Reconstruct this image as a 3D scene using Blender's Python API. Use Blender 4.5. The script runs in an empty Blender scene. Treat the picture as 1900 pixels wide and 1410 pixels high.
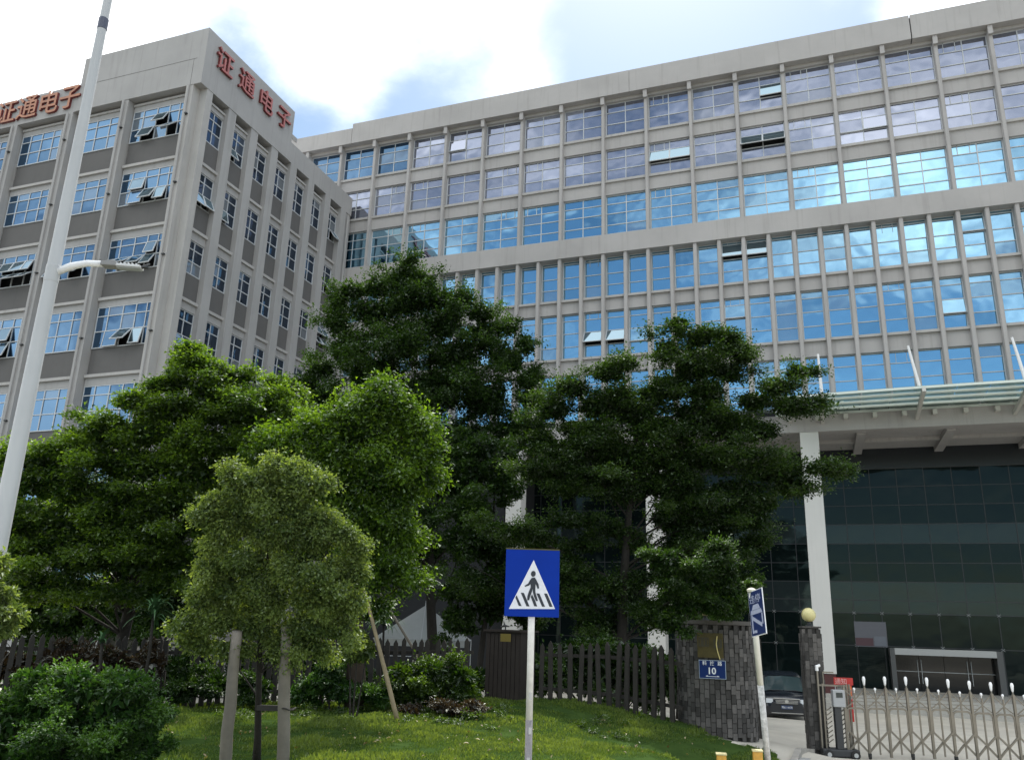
import bpy, bmesh, math, random
import numpy as np
from mathutils import Vector, Matrix, Euler
C = bpy.context.scene.collection
S = bpy.context.scene
R_ = math.radians
# ------------------------------------------------------------ camera
F = 1543.0
def nrm(v): v = np.array(v, float); return v/np.linalg.norm(v)
_X = nrm([4380,-323,-F]); _Z = nrm([160,-5200,F]); _X = nrm(_X-(_X@_Z)*_Z); _Y = np.cross(_X,_Z)
if _Y[2] < 0: _Y = -_Y
RW = np.stack([_X,_Y,_Z])
EYE = np.array([0,0,2.9])
def at(px, py, d):
    """survey helper: place in metres of a feature measured in the photograph at depth d"""
    return Vector(RW@(np.array([px-950,py-705,F])*d/F)+EYE)
cam = bpy.data.cameras.new('camera'); co = bpy.data.objects.new('camera', cam); C.objects.link(co)
cam.sensor_width = 36; cam.lens = F/1900*36; cam.clip_end = 3000; cam.clip_start = .1
m = np.column_stack([RW[:,0], -RW[:,1], -RW[:,2]])
co.matrix_world = Matrix.Translation(EYE.tolist())@Matrix(m.tolist()).to_4x4()
S.camera = co
# ------------------------------------------------------------ light
SUN_EL, SUN_AZ = 57.0, -8.0          # azimuth from +Y (behind the building), negative = towards -X
sd = Vector((math.sin(R_(SUN_AZ))*math.cos(R_(SUN_EL)), math.cos(R_(SUN_AZ))*math.cos(R_(SUN_EL)), math.sin(R_(SUN_EL))))
sl = bpy.data.lights.new('sun','SUN'); so = bpy.data.objects.new('sun', sl); C.objects.link(so)
sl.energy = 4.2; sl.angle = R_(.53); sl.color = (1,.95,.86)
so.rotation_euler = sd.to_track_quat('Z','Y').to_euler()
W = bpy.data.worlds.new('World'); S.world = W; W.use_nodes = True
nt = W.node_tree; N = nt.nodes; L = nt.links; N.clear()
def nd(t, **k):
    n = N.new(t)
    for a,b in k.items(): setattr(n,a,b)
    return n
def mth(op, a, b=None, c=None, clamp=False):
    n = nd('ShaderNodeMath', operation=op, use_clamp=clamp)
    for i,x in enumerate((a,b,c)):
        if x is None: continue
        if hasattr(x,'is_output'): L.new(x, n.inputs[i])
        else: n.inputs[i].default_value = x
    return n.outputs[0]
out = nd('ShaderNodeOutputWorld'); bg = nd('ShaderNodeBackground')
sky = nd('ShaderNodeTexSky', sky_type='NISHITA', sun_disc=False)
sky.sun_elevation = R_(SUN_EL); sky.sun_rotation = R_(SUN_AZ); sky.air_density = 1.0; sky.dust_density = .6; sky.ozone_density = 1.6
tc = nd('ShaderNodeTexCoord')
sep = nd('ShaderNodeSeparateXYZ'); L.new(tc.outputs['Generated'], sep.inputs[0])
zz = mth('MAXIMUM', sep.outputs['Z'], 0.0); den = mth('ADD', zz, .22)
cmb = nd('ShaderNodeCombineXYZ'); L.new(mth('DIVIDE', sep.outputs['X'], den), cmb.inputs[0]); L.new(mth('DIVIDE', sep.outputs['Y'], den), cmb.inputs[1])
n1 = nd('ShaderNodeTexNoise'); n1.inputs['Scale'].default_value = 1.5; n1.inputs['Detail'].default_value = 9; n1.inputs['Roughness'].default_value = .56
n1.inputs['Distortion'].default_value = .25
L.new(cmb.outputs[0], n1.inputs['Vector'])
cov = mth('ADD', n1.outputs['Fac'], .075)
def blob(px, py, width, amt, d=None):
    global cov
    d = nrm(d) if d is not None else nrm(np.array(at(px,py,1.0))-EYE)
    vm = nd('ShaderNodeVectorMath', operation='DOT_PRODUCT'); L.new(tc.outputs['Generated'], vm.inputs[0]); vm.inputs[1].default_value = d.tolist()
    w = math.cos(R_(width))
    v = nd('ShaderNodeMapRange'); v.interpolation_type = 'SMOOTHSTEP'
    L.new(vm.outputs['Value'], v.inputs['Value'])
    for i,x in ((1,w),(2,1.0),(3,0.0),(4,amt)): v.inputs[i].default_value = x
    cov = mth('ADD', cov, v.outputs[0])
blob(200, 60, 20, .10); blob(1380, -60, 20, -.31); blob(790, 120, 7, -.20); blob(450,150,9,-.17); blob(1130,70,6,-.10); blob(620,60,6,.1)
blob(0,0,48,-.30,(-.12,-.98,.22)); blob(0,0,44,.24,(-.12,-.70,.75)); blob(0,0,55,-.16,(1,.1,.35)); blob(1800,0,6,.2); blob(960,60,8,.12)  # clear patch towards +X lies out of view, added to darken wing's side face
cr = nd('ShaderNodeMapRange'); cr.interpolation_type = 'SMOOTHSTEP'; L.new(cov, cr.inputs['Value'])
for i,x in ((1,.36),(2,.66),(3,0.0),(4,1.0)): cr.inputs[i].default_value = x
n2 = nd('ShaderNodeTexNoise'); n2.inputs['Scale'].default_value = 3.2; n2.inputs['Detail'].default_value = 6; L.new(cmb.outputs[0], n2.inputs['Vector'])
cc = nd('ShaderNodeMix', data_type='RGBA'); L.new(n2.outputs['Fac'], cc.inputs['Factor'])
cc.inputs['A'].default_value = (13,13.5,13.8,1); cc.inputs['B'].default_value = (18,18.3,18.2,1)
skb = nd('ShaderNodeMix', data_type='RGBA', blend_type='MULTIPLY'); skb.inputs['Factor'].default_value = 1
L.new(sky.outputs[0], skb.inputs['A']); skb.inputs['B'].default_value = (1.38,1.42,1.30,1)
mx = nd('ShaderNodeMix', data_type='RGBA'); L.new(cr.outputs[0], mx.inputs['Factor']); L.new(skb.outputs['Result'], mx.inputs['A']); L.new(cc.outputs['Result'], mx.inputs['B'])
L.new(mx.outputs['Result'], bg.inputs['Color']); bg.inputs['Strength'].default_value = .118; L.new(bg.outputs[0], out.inputs['Surface'])
S.view_settings.view_transform = 'Standard'; S.view_settings.look = 'None'; S.view_settings.gamma = 1; S.view_settings.exposure = 0.18
S.view_settings.use_curve_mapping = False
S.render.engine = 'CYCLES'; S.cycles.max_bounces = 6; S.cycles.diffuse_bounces = 3; S.cycles.glossy_bounces = 4; S.cycles.transmission_bounces = 4; S.cycles.transparent_max_bounces = 8
S.cycles.use_denoising = True
# ------------------------------------------------------------ materials
MATS = {}
def mat(name, col, rough=.7, metal=0., spec=.5, var=0., vscale=1.5, bump=0., bscale=20., col2=None, stain=0., emit=None):
    if name in MATS: return MATS[name]
    M = bpy.data.materials.new(name); M.use_nodes = True; t = M.node_tree; b = t.nodes['Principled BSDF']
    b.inputs['Roughness'].default_value = rough; b.inputs['Metallic'].default_value = metal; b.inputs['Specular IOR Level'].default_value = spec
    b.inputs['Base Color'].default_value = (*col,1)
    g = t.nodes.new('ShaderNodeNewGeometry')
    if var or col2:
        n = t.nodes.new('ShaderNodeTexNoise'); n.inputs['Scale'].default_value = vscale; n.inputs['Detail'].default_value = 7; n.inputs['Roughness'].default_value = .62
        t.links.new(g.outputs['Position'], n.inputs['Vector'])
        r = t.nodes.new('ShaderNodeMapRange'); t.links.new(n.outputs['Fac'], r.inputs['Value']); r.inputs[1].default_value = .3; r.inputs[2].default_value = .7
        mm = t.nodes.new('ShaderNodeMix'); mm.data_type = 'RGBA'; t.links.new(r.outputs[0], mm.inputs['Factor'])
        c2 = col2 or tuple(c*(1+var) for c in col); c1 = tuple(c*(1-var) for c in col) if not col2 else col
        mm.inputs['A'].default_value = (*c1,1); mm.inputs['B'].default_value = (*c2,1)
        res = mm.outputs['Result']
        if stain:
            mp = t.nodes.new('ShaderNodeMapping'); mp.inputs['Scale'].default_value = (3.2,3.2,.16); t.links.new(g.outputs['Position'], mp.inputs['Vector'])
            s = t.nodes.new('ShaderNodeTexNoise'); s.inputs['Scale'].default_value = 1.6; s.inputs['Detail'].default_value = 5; t.links.new(mp.outputs[0], s.inputs['Vector'])
            sr = t.nodes.new('ShaderNodeMapRange'); t.links.new(s.outputs['Fac'], sr.inputs['Value']); sr.inputs[1].default_value = .55; sr.inputs[2].default_value = .8; sr.inputs[3].default_value = 0; sr.inputs[4].default_value = stain
            m2 = t.nodes.new('ShaderNodeMix'); m2.data_type = 'RGBA'; t.links.new(sr.outputs[0], m2.inputs['Factor']); t.links.new(res, m2.inputs['A']); m2.inputs['B'].default_value = (col[0]*.45,col[1]*.43,col[2]*.4,1)
            res = m2.outputs['Result']
        t.links.new(res, b.inputs['Base Color'])
    if bump:
        n = t.nodes.new('ShaderNodeTexNoise'); n.inputs['Scale'].default_value = bscale; n.inputs['Detail'].default_value = 5
        t.links.new(g.outputs['Position'], n.inputs['Vector'])
        bp = t.nodes.new('ShaderNodeBump'); bp.inputs['Strength'].default_value = bump; bp.inputs['Distance'].default_value = .02
        t.links.new(n.outputs['Fac'], bp.inputs['Height']); t.links.new(bp.outputs[0], b.inputs['Normal'])
    MATS[name] = M; return M
def glassmat(name, tint, refl, dark, rough=.02, wave=.012, wscale=.9):
    """coated facade glass: partly mirror, partly dark room behind"""
    if name in MATS: return MATS[name]
    M = bpy.data.materials.new(name); M.use_nodes = True; t = M.node_tree; t.nodes.clear()
    o = t.nodes.new('ShaderNodeOutputMaterial'); mixs = t.nodes.new('ShaderNodeMixShader')
    gl = t.nodes.new('ShaderNodeBsdfGlossy'); gl.inputs['Color'].default_value = (*tint,1); gl.inputs['Roughness'].default_value = rough
    di = t.nodes.new('ShaderNodeBsdfDiffuse'); di.inputs['Color'].default_value = (*dark,1)
    g = t.nodes.new('ShaderNodeNewGeometry'); n = t.nodes.new('ShaderNodeTexNoise'); n.inputs['Scale'].default_value = wscale; n.inputs['Detail'].default_value = 1
    t.links.new(g.outputs['Position'], n.inputs['Vector']); bp = t.nodes.new('ShaderNodeBump'); bp.inputs['Strength'].default_value = 1; bp.inputs['Distance'].default_value = wave
    t.links.new(n.outputs['Fac'], bp.inputs['Height']); t.links.new(bp.outputs[0], gl.inputs['Normal'])
    fr = t.nodes.new('ShaderNodeFresnel'); fr.inputs['IOR'].default_value = 1.5
    ad = t.nodes.new('ShaderNodeMath'); ad.operation = 'ADD'; ad.use_clamp = True; t.links.new(fr.outputs[0], ad.inputs[0]); ad.inputs[1].default_value = refl
    t.links.new(ad.outputs[0], mixs.inputs[0]); t.links.new(di.outputs[0], mixs.inputs[1]); t.links.new(gl.outputs[0], mixs.inputs[2]); t.links.new(mixs.outputs[0], o.inputs['Surface'])
    MATS[name] = M; return M
def leafmat(name, lo, hi, trans=.5, gloss=.18):
    M = bpy.data.materials.new(name); M.use_nodes = True; t = M.node_tree; t.nodes.clear()
    o = t.nodes.new('ShaderNodeOutputMaterial')
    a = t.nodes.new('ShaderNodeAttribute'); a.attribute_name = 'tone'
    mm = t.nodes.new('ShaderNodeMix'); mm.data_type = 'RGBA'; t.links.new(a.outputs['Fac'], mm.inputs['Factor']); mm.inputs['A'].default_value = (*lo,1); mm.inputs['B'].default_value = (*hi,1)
    di = t.nodes.new('ShaderNodeBsdfDiffuse'); tr = t.nodes.new('ShaderNodeBsdfTranslucent'); gl = t.nodes.new('ShaderNodeBsdfGlossy'); gl.inputs['Roughness'].default_value = .6; gl.inputs['Color'].default_value=(.8,.85,.8,1)
    t.links.new(mm.outputs['Result'], di.inputs['Color'])
    yl = t.nodes.new('ShaderNodeMix'); yl.data_type='RGBA'; yl.blend_type='MULTIPLY'; yl.inputs['Factor'].default_value=1; t.links.new(mm.outputs['Result'], yl.inputs['A']); yl.inputs['B'].default_value=(2.3,2.2,.75,1)
    t.links.new(yl.outputs['Result'], tr.inputs['Color'])
    m1 = t.nodes.new('ShaderNodeMixShader'); m1.inputs[0].default_value = trans; t.links.new(di.outputs[0], m1.inputs[1]); t.links.new(tr.outputs[0], m1.inputs[2])
    fr = t.nodes.new('ShaderNodeFresnel'); fr.inputs['IOR'].default_value = 1.4
    ml = t.nodes.new('ShaderNodeMath'); ml.operation='MULTIPLY'; t.links.new(fr.outputs[0], ml.inputs[0]); ml.inputs[1].default_value = gloss*2.2
    m2 = t.nodes.new('ShaderNodeMixShader'); t.links.new(ml.outputs[0], m2.inputs[0]); t.links.new(m1.outputs[0], m2.inputs[1]); t.links.new(gl.outputs[0], m2.inputs[2])
    t.links.new(m2.outputs[0], o.inputs['Surface']); return M
STONE = mat('grey_facade_paint', (.405,.388,.378), .85, var=.09, vscale=.35, bump=.2, bscale=30, stain=.34)
STONE_L = mat('light_facade_paint', (.42,.405,.39), .85, var=.07, vscale=.6, bump=.15, bscale=30, stain=.34)
SPAN = mat('dark_grey_spandrel', (.125,.12,.117), .85, var=.06, vscale=.8, stain=.12)
CORE = mat('dark_interior', (.02,.022,.025), .9)
ALU = mat('white_aluminium', (.52,.54,.56), .5, var=.05)
ALU_D = mat('dull_aluminium', (.42,.43,.43), .5)
DARK = mat('dark_steel', (.035,.037,.04), .5)
WHITE = mat('white_column_paint', (.64,.63,.60), .6, var=.03, vscale=.7, stain=.08)
G_BLUE = glassmat('blue_coated_glass', (.44,.74,.93), .72, (.006,.03,.055))
G_SILV = glassmat('silver_coated_glass', (.55,.59,.72), .50, (.10,.105,.125))
G_WING = glassmat('wing_blue_glass', (.28,.50,.78), .28, (.010,.018,.032))
G_SIDE = glassmat('wing_side_glass', (.45,.58,.78), .10, (.010,.014,.022))
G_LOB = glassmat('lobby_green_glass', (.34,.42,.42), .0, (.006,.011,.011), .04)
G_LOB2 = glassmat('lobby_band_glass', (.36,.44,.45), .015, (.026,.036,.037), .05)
G_SASH = glassmat('open_sash_glass', (.50,.68,.80), .42, (.05,.07,.08))  # same glass as closed panes, lightened to put sky reflection into its colour
VAR={}
def var_glass(base,tint,refl,dark):
    VAR[base.name]=[base]*7+[glassmat(base.name+'_paler',tuple(c*1.08 for c in tint),refl*.93,tuple(c*3+.02 for c in dark)),glassmat(base.name+'_deeper',tuple(c*.9 for c in tint),refl*.93,dark),glassmat(base.name+'_blinds',tint,refl*.72,(.16,.17,.18),.02)]
var_glass(G_BLUE,(.44,.74,.93),.72,(.006,.03,.055)); var_glass(G_SILV,(.55,.59,.72),.50,(.10,.105,.125)); var_glass(G_WING,(.28,.50,.78),.28,(.010,.018,.032)); var_glass(G_SIDE,(.45,.58,.78),.10,(.010,.014,.022))
# ------------------------------------------------------------ mesh helpers
class MB:
    def __init__(s): s.v=[]; s.f=[]; s.mi=[]
    def add(s, vs, fs, mi=0):
        o=len(s.v); s.v+= [tuple(x) for x in vs]; s.f+=[tuple(i+o for i in f) for f in fs]; s.mi+=[mi]*len(fs); return s
    def box(s,x0,x1,y0,y1,z0,z1,mi=0):
        return s.add([(x0,y0,z0),(x1,y0,z0),(x1,y1,z0),(x0,y1,z0),(x0,y0,z1),(x1,y0,z1),(x1,y1,z1),(x0,y1,z1)],
              [(0,3,2,1),(4,5,6,7),(0,1,5,4),(1,2,6,5),(2,3,7,6),(3,0,4,7)],mi)
    def bar(s,p0,p1,w,h=None,mi=0,up=(0,0,1)):
        h=h or w; p0=Vector(p0);p1=Vector(p1); d=(p1-p0).normalized(); u=Vector(up)
        if abs(d.dot(u))>.98: u=Vector((0,1,0))
        a=d.cross(u).normalized()*w/2; b=a.cross(d).normalized()*h/2
        vs=[p+q for p in (p0,p1) for q in (-a-b,a-b,a+b,-a+b)]
        return s.add(vs,[(3,2,1,0),(4,5,6,7),(0,1,5,4),(1,2,6,5),(2,3,7,6),(3,0,4,7)],mi)
    def tube(s,pts,rs,n=10,mi=0,cap=True):
        pts=[Vector(p) for p in pts]
        if not hasattr(rs,'__len__'): rs=[rs]*len(pts)
        o=len(s.v); prev=None
        for i,p in enumerate(pts):
            d=(pts[min(i+1,len(pts)-1)]-pts[max(i-1,0)]).normalized()
            if prev is None: prev=d.orthogonal().normalized()
            a=(prev-d*prev.dot(d)).normalized(); prev=a; b=d.cross(a)
            for k in range(n):
                t=2*math.pi*k/n; s.v.append(tuple(p+(a*math.cos(t)+b*math.sin(t))*rs[i]))
        for i in range(len(pts)-1):
            for k in range(n):
                k2=(k+1)%n; s.f.append((o+i*n+k,o+i*n+k2,o+(i+1)*n+k2,o+(i+1)*n+k)); s.mi.append(mi)
        if cap:
            s.f.append(tuple(o+k for k in range(n))[::-1]); s.mi.append(mi)
            e=o+(len(pts)-1)*n; s.f.append(tuple(e+k for k in range(n))); s.mi.append(mi)
        return s
    def lathe(s,prof,n=20,c=(0,0,0),mi=0):
        o=len(s.v)
        for r,z in prof:
            for k in range(n):
                t=2*math.pi*k/n; s.v.append((c[0]+r*math.cos(t),c[1]+r*math.sin(t),c[2]+z))
        for i in range(len(prof)-1):
            for k in range(n):
                k2=(k+1)%n; s.f.append((o+i*n+k,o+i*n+k2,o+(i+1)*n+k2,o+(i+1)*n+k)); s.mi.append(mi)
        return s
    def prism(s,poly,y0,y1,mi=0):   # poly in (x,z), extruded along y
        n=len(poly); vs=[(x,y0,z) for x,z in poly]+[(x,y1,z) for x,z in poly]
        fs=[tuple(range(n)),tuple(range(2*n-1,n-1,-1))]+[(i,n+i,n+(i+1)%n,(i+1)%n) for i in range(n)]
        return s.add(vs,fs,mi)
    def mesh(s,name,mats,smooth=False):
        me=bpy.data.meshes.new(name); me.from_pydata(s.v,[],s.f)
        for x in (mats if isinstance(mats,(list,tuple)) else [mats]): me.materials.append(x)
        if any(s.mi): me.polygons.foreach_set('material_index',s.mi)
        if smooth: me.polygons.foreach_set('use_smooth',[True]*len(s.f))
        me.update(); return me
    def build(s,name,mats,parent=None,loc=(0,0,0),rz=0,smooth=False,bevel=0,**k):
        return put(s.mesh(name,mats,smooth),name,parent,loc,rz,bevel,**k)
def put(me,name,parent=None,loc=(0,0,0),rz=0,bevel=0,**k):
    o=bpy.data.objects.new(name,me); C.objects.link(o); o.location=loc
    if rz: o.rotation_euler=(0,0,rz)
    if parent: o.parent=parent
    if bevel:
        b=o.modifiers.new('bevel','BEVEL'); b.width=bevel; b.segments=2; b.limit_method='ANGLE'
    for a,b in k.items(): o[a]=b
    return o
def thing(name,label,cat,loc=(0,0,0),rz=0,group=None):
    o=bpy.data.objects.new(name,None); C.objects.link(o); o.location=loc; o.rotation_euler=(0,0,rz); o['label']=label; o['category']=cat
    if group: o['group']=group
    return o
def tag(o,label,cat,group=None):
    o['label']=label;o['category']=cat
    if group:o['group']=group
    return o
# ------------------------------------------------------------ windows
rw = random.Random(5)
PC = {}
def pane_mesh(w,h,gm,sash):
    key=(round(w,2),round(h,2),gm.name,sash)
    if key not in PC:
        b=MB()
        if sash:
            r=.045
            b.box(r,w-r,-.012,.0,-h+r,-r,0)
            for a in ((0,w,-r,0),(0,w,-h,-h+r)): b.box(a[0],a[1],-.03,.02,a[2],a[3],1)
            for a in ((0,r),(w-r,w)): b.box(a[0],a[1],-.029,.019,-h+r,-r,1)
        else: b.box(0,w,-.01,.0,-h,0,0)
        PC[key]=b.mesh('pane',[gm,ALU])
    return PC[key]
def window(parent,loc,rz,w,h,us,vs,gm,opens={},skip=(),bar_w=.045,extra=None,frame=ALU,depth=.06,gmf=None):
    """loc = top-left corner; us/vs = dividing lines as fractions; opens = {(col,row): angle}"""
    b=MB(); d0=-depth/2; d1=depth/2; hw=bar_w/2
    xs=[0]+[u*w for u in us]+[w]; zs=[0]+[-v*h for v in vs]+[-h]
    b.box(0,w,d0,d1,-bar_w,0); b.box(0,w,d0,d1,-h,-h+bar_w)
    b.box(0,bar_w,d0+.002,d1,-h+bar_w,-bar_w); b.box(w-bar_w,w,d0+.002,d1,-h+bar_w,-bar_w)
    for z in zs[1:-1]: b.box(bar_w,w-bar_w,d0-.008,d1-.002,z-hw,z+hw)
    for x in xs[1:-1]: b.box(x-hw,x+hw,d0-.004,d1-.004,-h+bar_w,-bar_w)
    if extra:
        for (u0,u1,v0,v1) in extra: b.box(u0*w,u1*w,d0,d1,-v1*h,-v0*h)
    f=b.build('window',frame,parent,loc,rz)
    for i in range(len(xs)-1):
        for j in range(len(zs)-1):
            a=opens.get((i,j),0); m=G_SASH if a>11 else rw.choice(VAR[gm.name])
            pw=xs[i+1]-xs[i]; ph=zs[j]-zs[j+1]
            p=put(pane_mesh(pw,ph,m,bool(a)),'pane',f,(xs[i],(-.05 if a else .012),zs[j]))
            p.rotation_euler=(-R_(a) if a else rw.gauss(0,.003),0,rw.gauss(0,.003))
    return f
# ------------------------------------------------------------ main block
P=2.74; YF=45.0
main=thing('office_building','long pale grey office block with rows of blue reflecting windows above a tall glass lobby','building',(0,45,-.4))
def mb(b,name,m,label=None,parent=main,**k):
    o=b.build(name,m,parent,(0,-45,.4),**k)
    if label:o['label']=label
    return o
def mwin(x,y,z,*a,**k): return window(main,(x,y-45,z+.4),0,*a,**k)
XL,XR=-38.4,24.7
mb(MB().box(XL,XR,45.62,62,14.02,36.5),'wall',CORE,'dark wall core behind the windows')
mb(MB().box(XL,-17,45.62,62,-.4,14.0),'wall',CORE)
# parapet in lengths separated by joints
for a,b_ in ((XL,-29.25),(-29.22,-9.2),(-9.18,7.02),(7.08,XR)):
    z1=37.1 if a>-30 else 36.75
    mb(MB().box(a,b_,44.72,45.7,35.52,z1),'parapet',STONE)
mb(MB().box(7.02,7.08,44.85,45.6,35.52,37.0),'joint',DARK)
mb(MB().box(XL,XR,45.7,62,36.5,36.6),'roof',STONE)
zr=lambda z,f:(z-2.9)*f+2.9
rows=[(35.02,32.63,[.28,.63]),(31.66,29.45,[.27,.63]),(28.48,25.88,[.22,.47,.76])]
# continuous beams behind the fins, between the rows
kmin,kmax=-14,8
rows=[(zr(a,1.0093),zr(b_,1.0093),l) for a,b_,l in rows]
opens_up={(-1,0):{(1,1):14},(-3,1):{(0,1):16,(1,1):16},(-1,1):{(0,1):30,(1,1):30},(1,1):{(0,1):3,(1,1):7},(-8,0):{(0,1):5}}
fin_mesh={}
FW=.22
def fin(x,z0,z1,w=FW,m=STONE,y0=44.97,y1=45.6):
    key=(round(z1-z0,2),w)
    if key not in fin_mesh:
        b=MB(); hh=z1-z0; b.box(-w/2,w/2,.05,y1-y0,0,hh); b.box(-w/2+.03,w/2-.03,0,.05,0,hh)
        fin_mesh[key]=b.mesh('pilaster',m)
    return put(fin_mesh[key],'pilaster',main,(x,y0-45,z0+.4))
spm={}
def part_box(name,x0,x1,y0,y1,z0,z1,m,parent=main):
    key=(name,round(x1-x0,2),round(y1-y0,2),round(z1-z0,2),m.name)
    if key not in spm: spm[key]=MB().box(0,x1-x0,0,y1-y0,0,z1-z0).mesh(name,m)
    return put(spm[key],name,parent,(x0,y0-45,z0+.4))
for k in range(kmin,kmax+1):
    x=k*P
    if k>kmin: fin(x,25.9,35.5)
    part_box('corbel',x-.12,x+.12,44.8,44.96,34.98,35.51,STONE)
    x0=x+FW/2; x1=x+P-FW/2
    if k==kmax: break
    for r,(zt,zb,ls) in enumerate(rows):
        gm=G_SILV if r<2 else G_BLUE
        if k<-9 and r==0: gm=G_WING
        ex=None; md=.5
        if (k+21)%3==0 and not (r==0 and k<-4): ex=[(.12,.135,0,ls[0]),(.36,.375,0,ls[0])]
        if (k+21)%3==2 and r==2 and k<-5: ex=[(.62,.635,0,ls[0]),(.86,.875,0,ls[0])]
        if (k+21)%3==2 and r==1 and k<-5: ex=[(.62,.635,0,ls[0]),(.86,.875,0,ls[0])]
        mwin(x0,45.42,zt,x1-x0,zt-zb,[md],[l for l in ls],gm,opens=opens_up.get((k,r),{}),extra=ex,bar_w=.05)
        nz=rows[r+1][0] if r<2 else None
        if nz:
            part_box('sill',x0,x1,45.13,45.5,zb-.16,zb-.0,STONE_L)
            part_box('spandrel',x0,x1,45.24,45.6,nz,zb-.16,STONE)
    part_box('lintel',x0,x1,45.2,45.6,rows[0][0],35.515,STONE)
    # fine glazing noted at row bottoms: white shadow gap
mb(MB().box(-28.7,XR,44.9,45.62,24.65,25.88),'band',STONE,'wide plain band below the third storey of windows')
mb(MB().box(XL,-28.72,44.9,45.62,24.65,25.88),'band',STONE)
P2=P/2
rows2=[(24.62,21.78,[.07,.41,.685]),(20.92,18.07,[.145,.425,.715]),(17.11,14.35,[.225,.51,.83])]
rows2=[(min(24.64,zr(a,1.011)),zr(b_,1.011),l) for a,b_,l in rows2]
k2a,k2b=-21,17
op2={(-3,0):{(0,1):22},(-2,0):{(0,1):18},(-9,1):{(0,2):28},(-8,1):{(0,2):26},(-7,1):{(0,2):6},(-3,1):{(0,1):8},(6,0):{(0,1):6},(5,1):{(0,2):9},(10,1):{(0,1):5}}
for k in range(k2a,k2b+1):
    x=k*P2-.02
    zl=14.0
    fin(x,14.02,24.64,.23)
    if k==k2b: break
    x0=x+.115; x1=x+P2-.115
    for r,(zt,zb,ls) in enumerate(rows2):
        ex=[(.28,.30,0,ls[1] if r==0 else ls[0]),(.74,.76,0,ls[1] if r==0 else ls[0])] if (k+22)%6==1 else None
        if r==0 and ex: ex=[(.28,.30,0,.2),(.74,.76,0,.2)]
        mwin(x0,45.5,zt,x1-x0,zt-zb,[],ls,G_BLUE,opens=op2.get((k,r),{}),extra=ex,bar_w=.045)
        if r<2:
            nz=rows2[r+1][0]
            part_box('sill',x0,x1,45.12,45.5,zb-.14,zb-.0,STONE_L)
            part_box('spandrel',x0,x1,45.27,45.6,nz,zb-.14,STONE)
# lobby front: columns, beam, soffit, ribs
for i,x in enumerate((-16.25,-8.15,0.0,8.22*1+8.0)):
    c=mb(MB().box(x-.46,x+.46,44.95,45.85,1.2,13.08),'column',WHITE,bevel=.02)
    mb(MB().box(x-.42,x+.42,45.0,45.8,-.3,1.19),'plinth',mat('dark_red_granite',(.09,.03,.03),.3))
mb(MB().box(-24.5,XR,44.92,45.62,13.08,14.0),'beam',STONE,'deep beam over the lobby columns')
mb(MB().box(-24.5,XR,45.62,51.6,13.3,14.0),'soffit',STONE)
for x in (-14.5,-10.1,-5.8,-1.6,2.55,6.75,10.9):
    mb(MB().box(x-.22,x+.22,45.7,51.0,13.0,13.29),'rib',STONE)
for y in (48.2,):
    mb(MB().box(-24.5,XR,y,y+.3,13.12,13.292),'soffit_strip',STONE_L)
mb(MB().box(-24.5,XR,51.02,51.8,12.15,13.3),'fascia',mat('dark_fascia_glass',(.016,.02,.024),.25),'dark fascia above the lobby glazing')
zl=[12.13,11.09,10.05,9.0,7.94,6.89,5.87,4.89,4.2,2.5]
gx=[1.65+1.4*i for i in range(-16,14)]
pm={}
for i in range(len(gx)-1):
    for j in range(len(zl)-1):
        z1,z0=zl[j],zl[j+1]
        if i>=17 and i<=19 and j==8: pass
        w=gx[i+1]-gx[i]-.03; h=z1-z0-.03
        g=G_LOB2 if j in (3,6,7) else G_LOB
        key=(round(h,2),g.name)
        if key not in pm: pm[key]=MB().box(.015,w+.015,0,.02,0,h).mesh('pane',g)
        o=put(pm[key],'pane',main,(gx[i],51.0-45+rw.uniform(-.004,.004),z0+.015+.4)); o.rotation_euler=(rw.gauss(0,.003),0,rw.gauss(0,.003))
b=MB()
for x in gx: b.box(x-.02,x+.02,50.985,51.1,.3,12.13)
for z in zl: b.box(gx[0],gx[-1],50.99,51.09,z-.02,z+.02)
mb(b,'mullion_grid',DARK)
for i in range(len(gx)-1):
    xa,xb=gx[i],gx[i+1]
    if xa>3.2 and xb<8.5: continue
    o=put(MB().box(.015,1.385,0,.02,0,2.17).mesh('pane',G_LOB),'pane',main,(xa,6.0,.32+.4))
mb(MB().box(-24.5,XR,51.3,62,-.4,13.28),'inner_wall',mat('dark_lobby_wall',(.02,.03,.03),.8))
# stainless spider fittings
sp=MB()
for a in (-1,1):
    for c_ in (-1,1): sp.bar((0,-.06,0),(.09*a,-.04,.07*c_),.014)
sp.bar((0,-.06,0),(0,.03,0),.03); spm_=sp.mesh('glass_fitting',ALU_D)
for x in gx[12:24]:
    for z in (2.5,4.2): put(spm_,'glass_fitting',main,(x,6.0,z+.4))
# entrance portal
pg=mb(MB().box(3.43,8.12,49.7,50.95,2.12,2.44).box(3.2,3.43,49.7,50.95,.3,2.44,1).box(8.12,8.4,49.7,50.95,.3,2.44,1),'entrance_portal',[mat('portal_grey',(.42,.42,.41),.4),mat('portal_dark',(.09,.09,.09),.4)],'light lintel of the entrance portal')
for i,(xa,xb) in enumerate(((3.45,4.6),(4.62,5.77),(5.79,6.93),(6.95,8.1))):
    d=mb(MB().box(xa,xb,50.6,50.65,.32,2.1),'door',mat('black_glass_door',(.006,.007,.008),.08))
    hx=xb-.08 if i%2==0 else xa+.08
    hd=MB().tube([(hx,50.52,.7),(hx,50.52,1.9)],.018,8).bar((hx,50.6,.8),(hx,50.52,.8),.02).bar((hx,50.6,1.8),(hx,50.52,1.8),.02).build('handle',ALU_D,d)
mb(MB().box(3.45,8.1,50.55,50.59,1.28,1.31),'door_rail',ALU_D)
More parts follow.
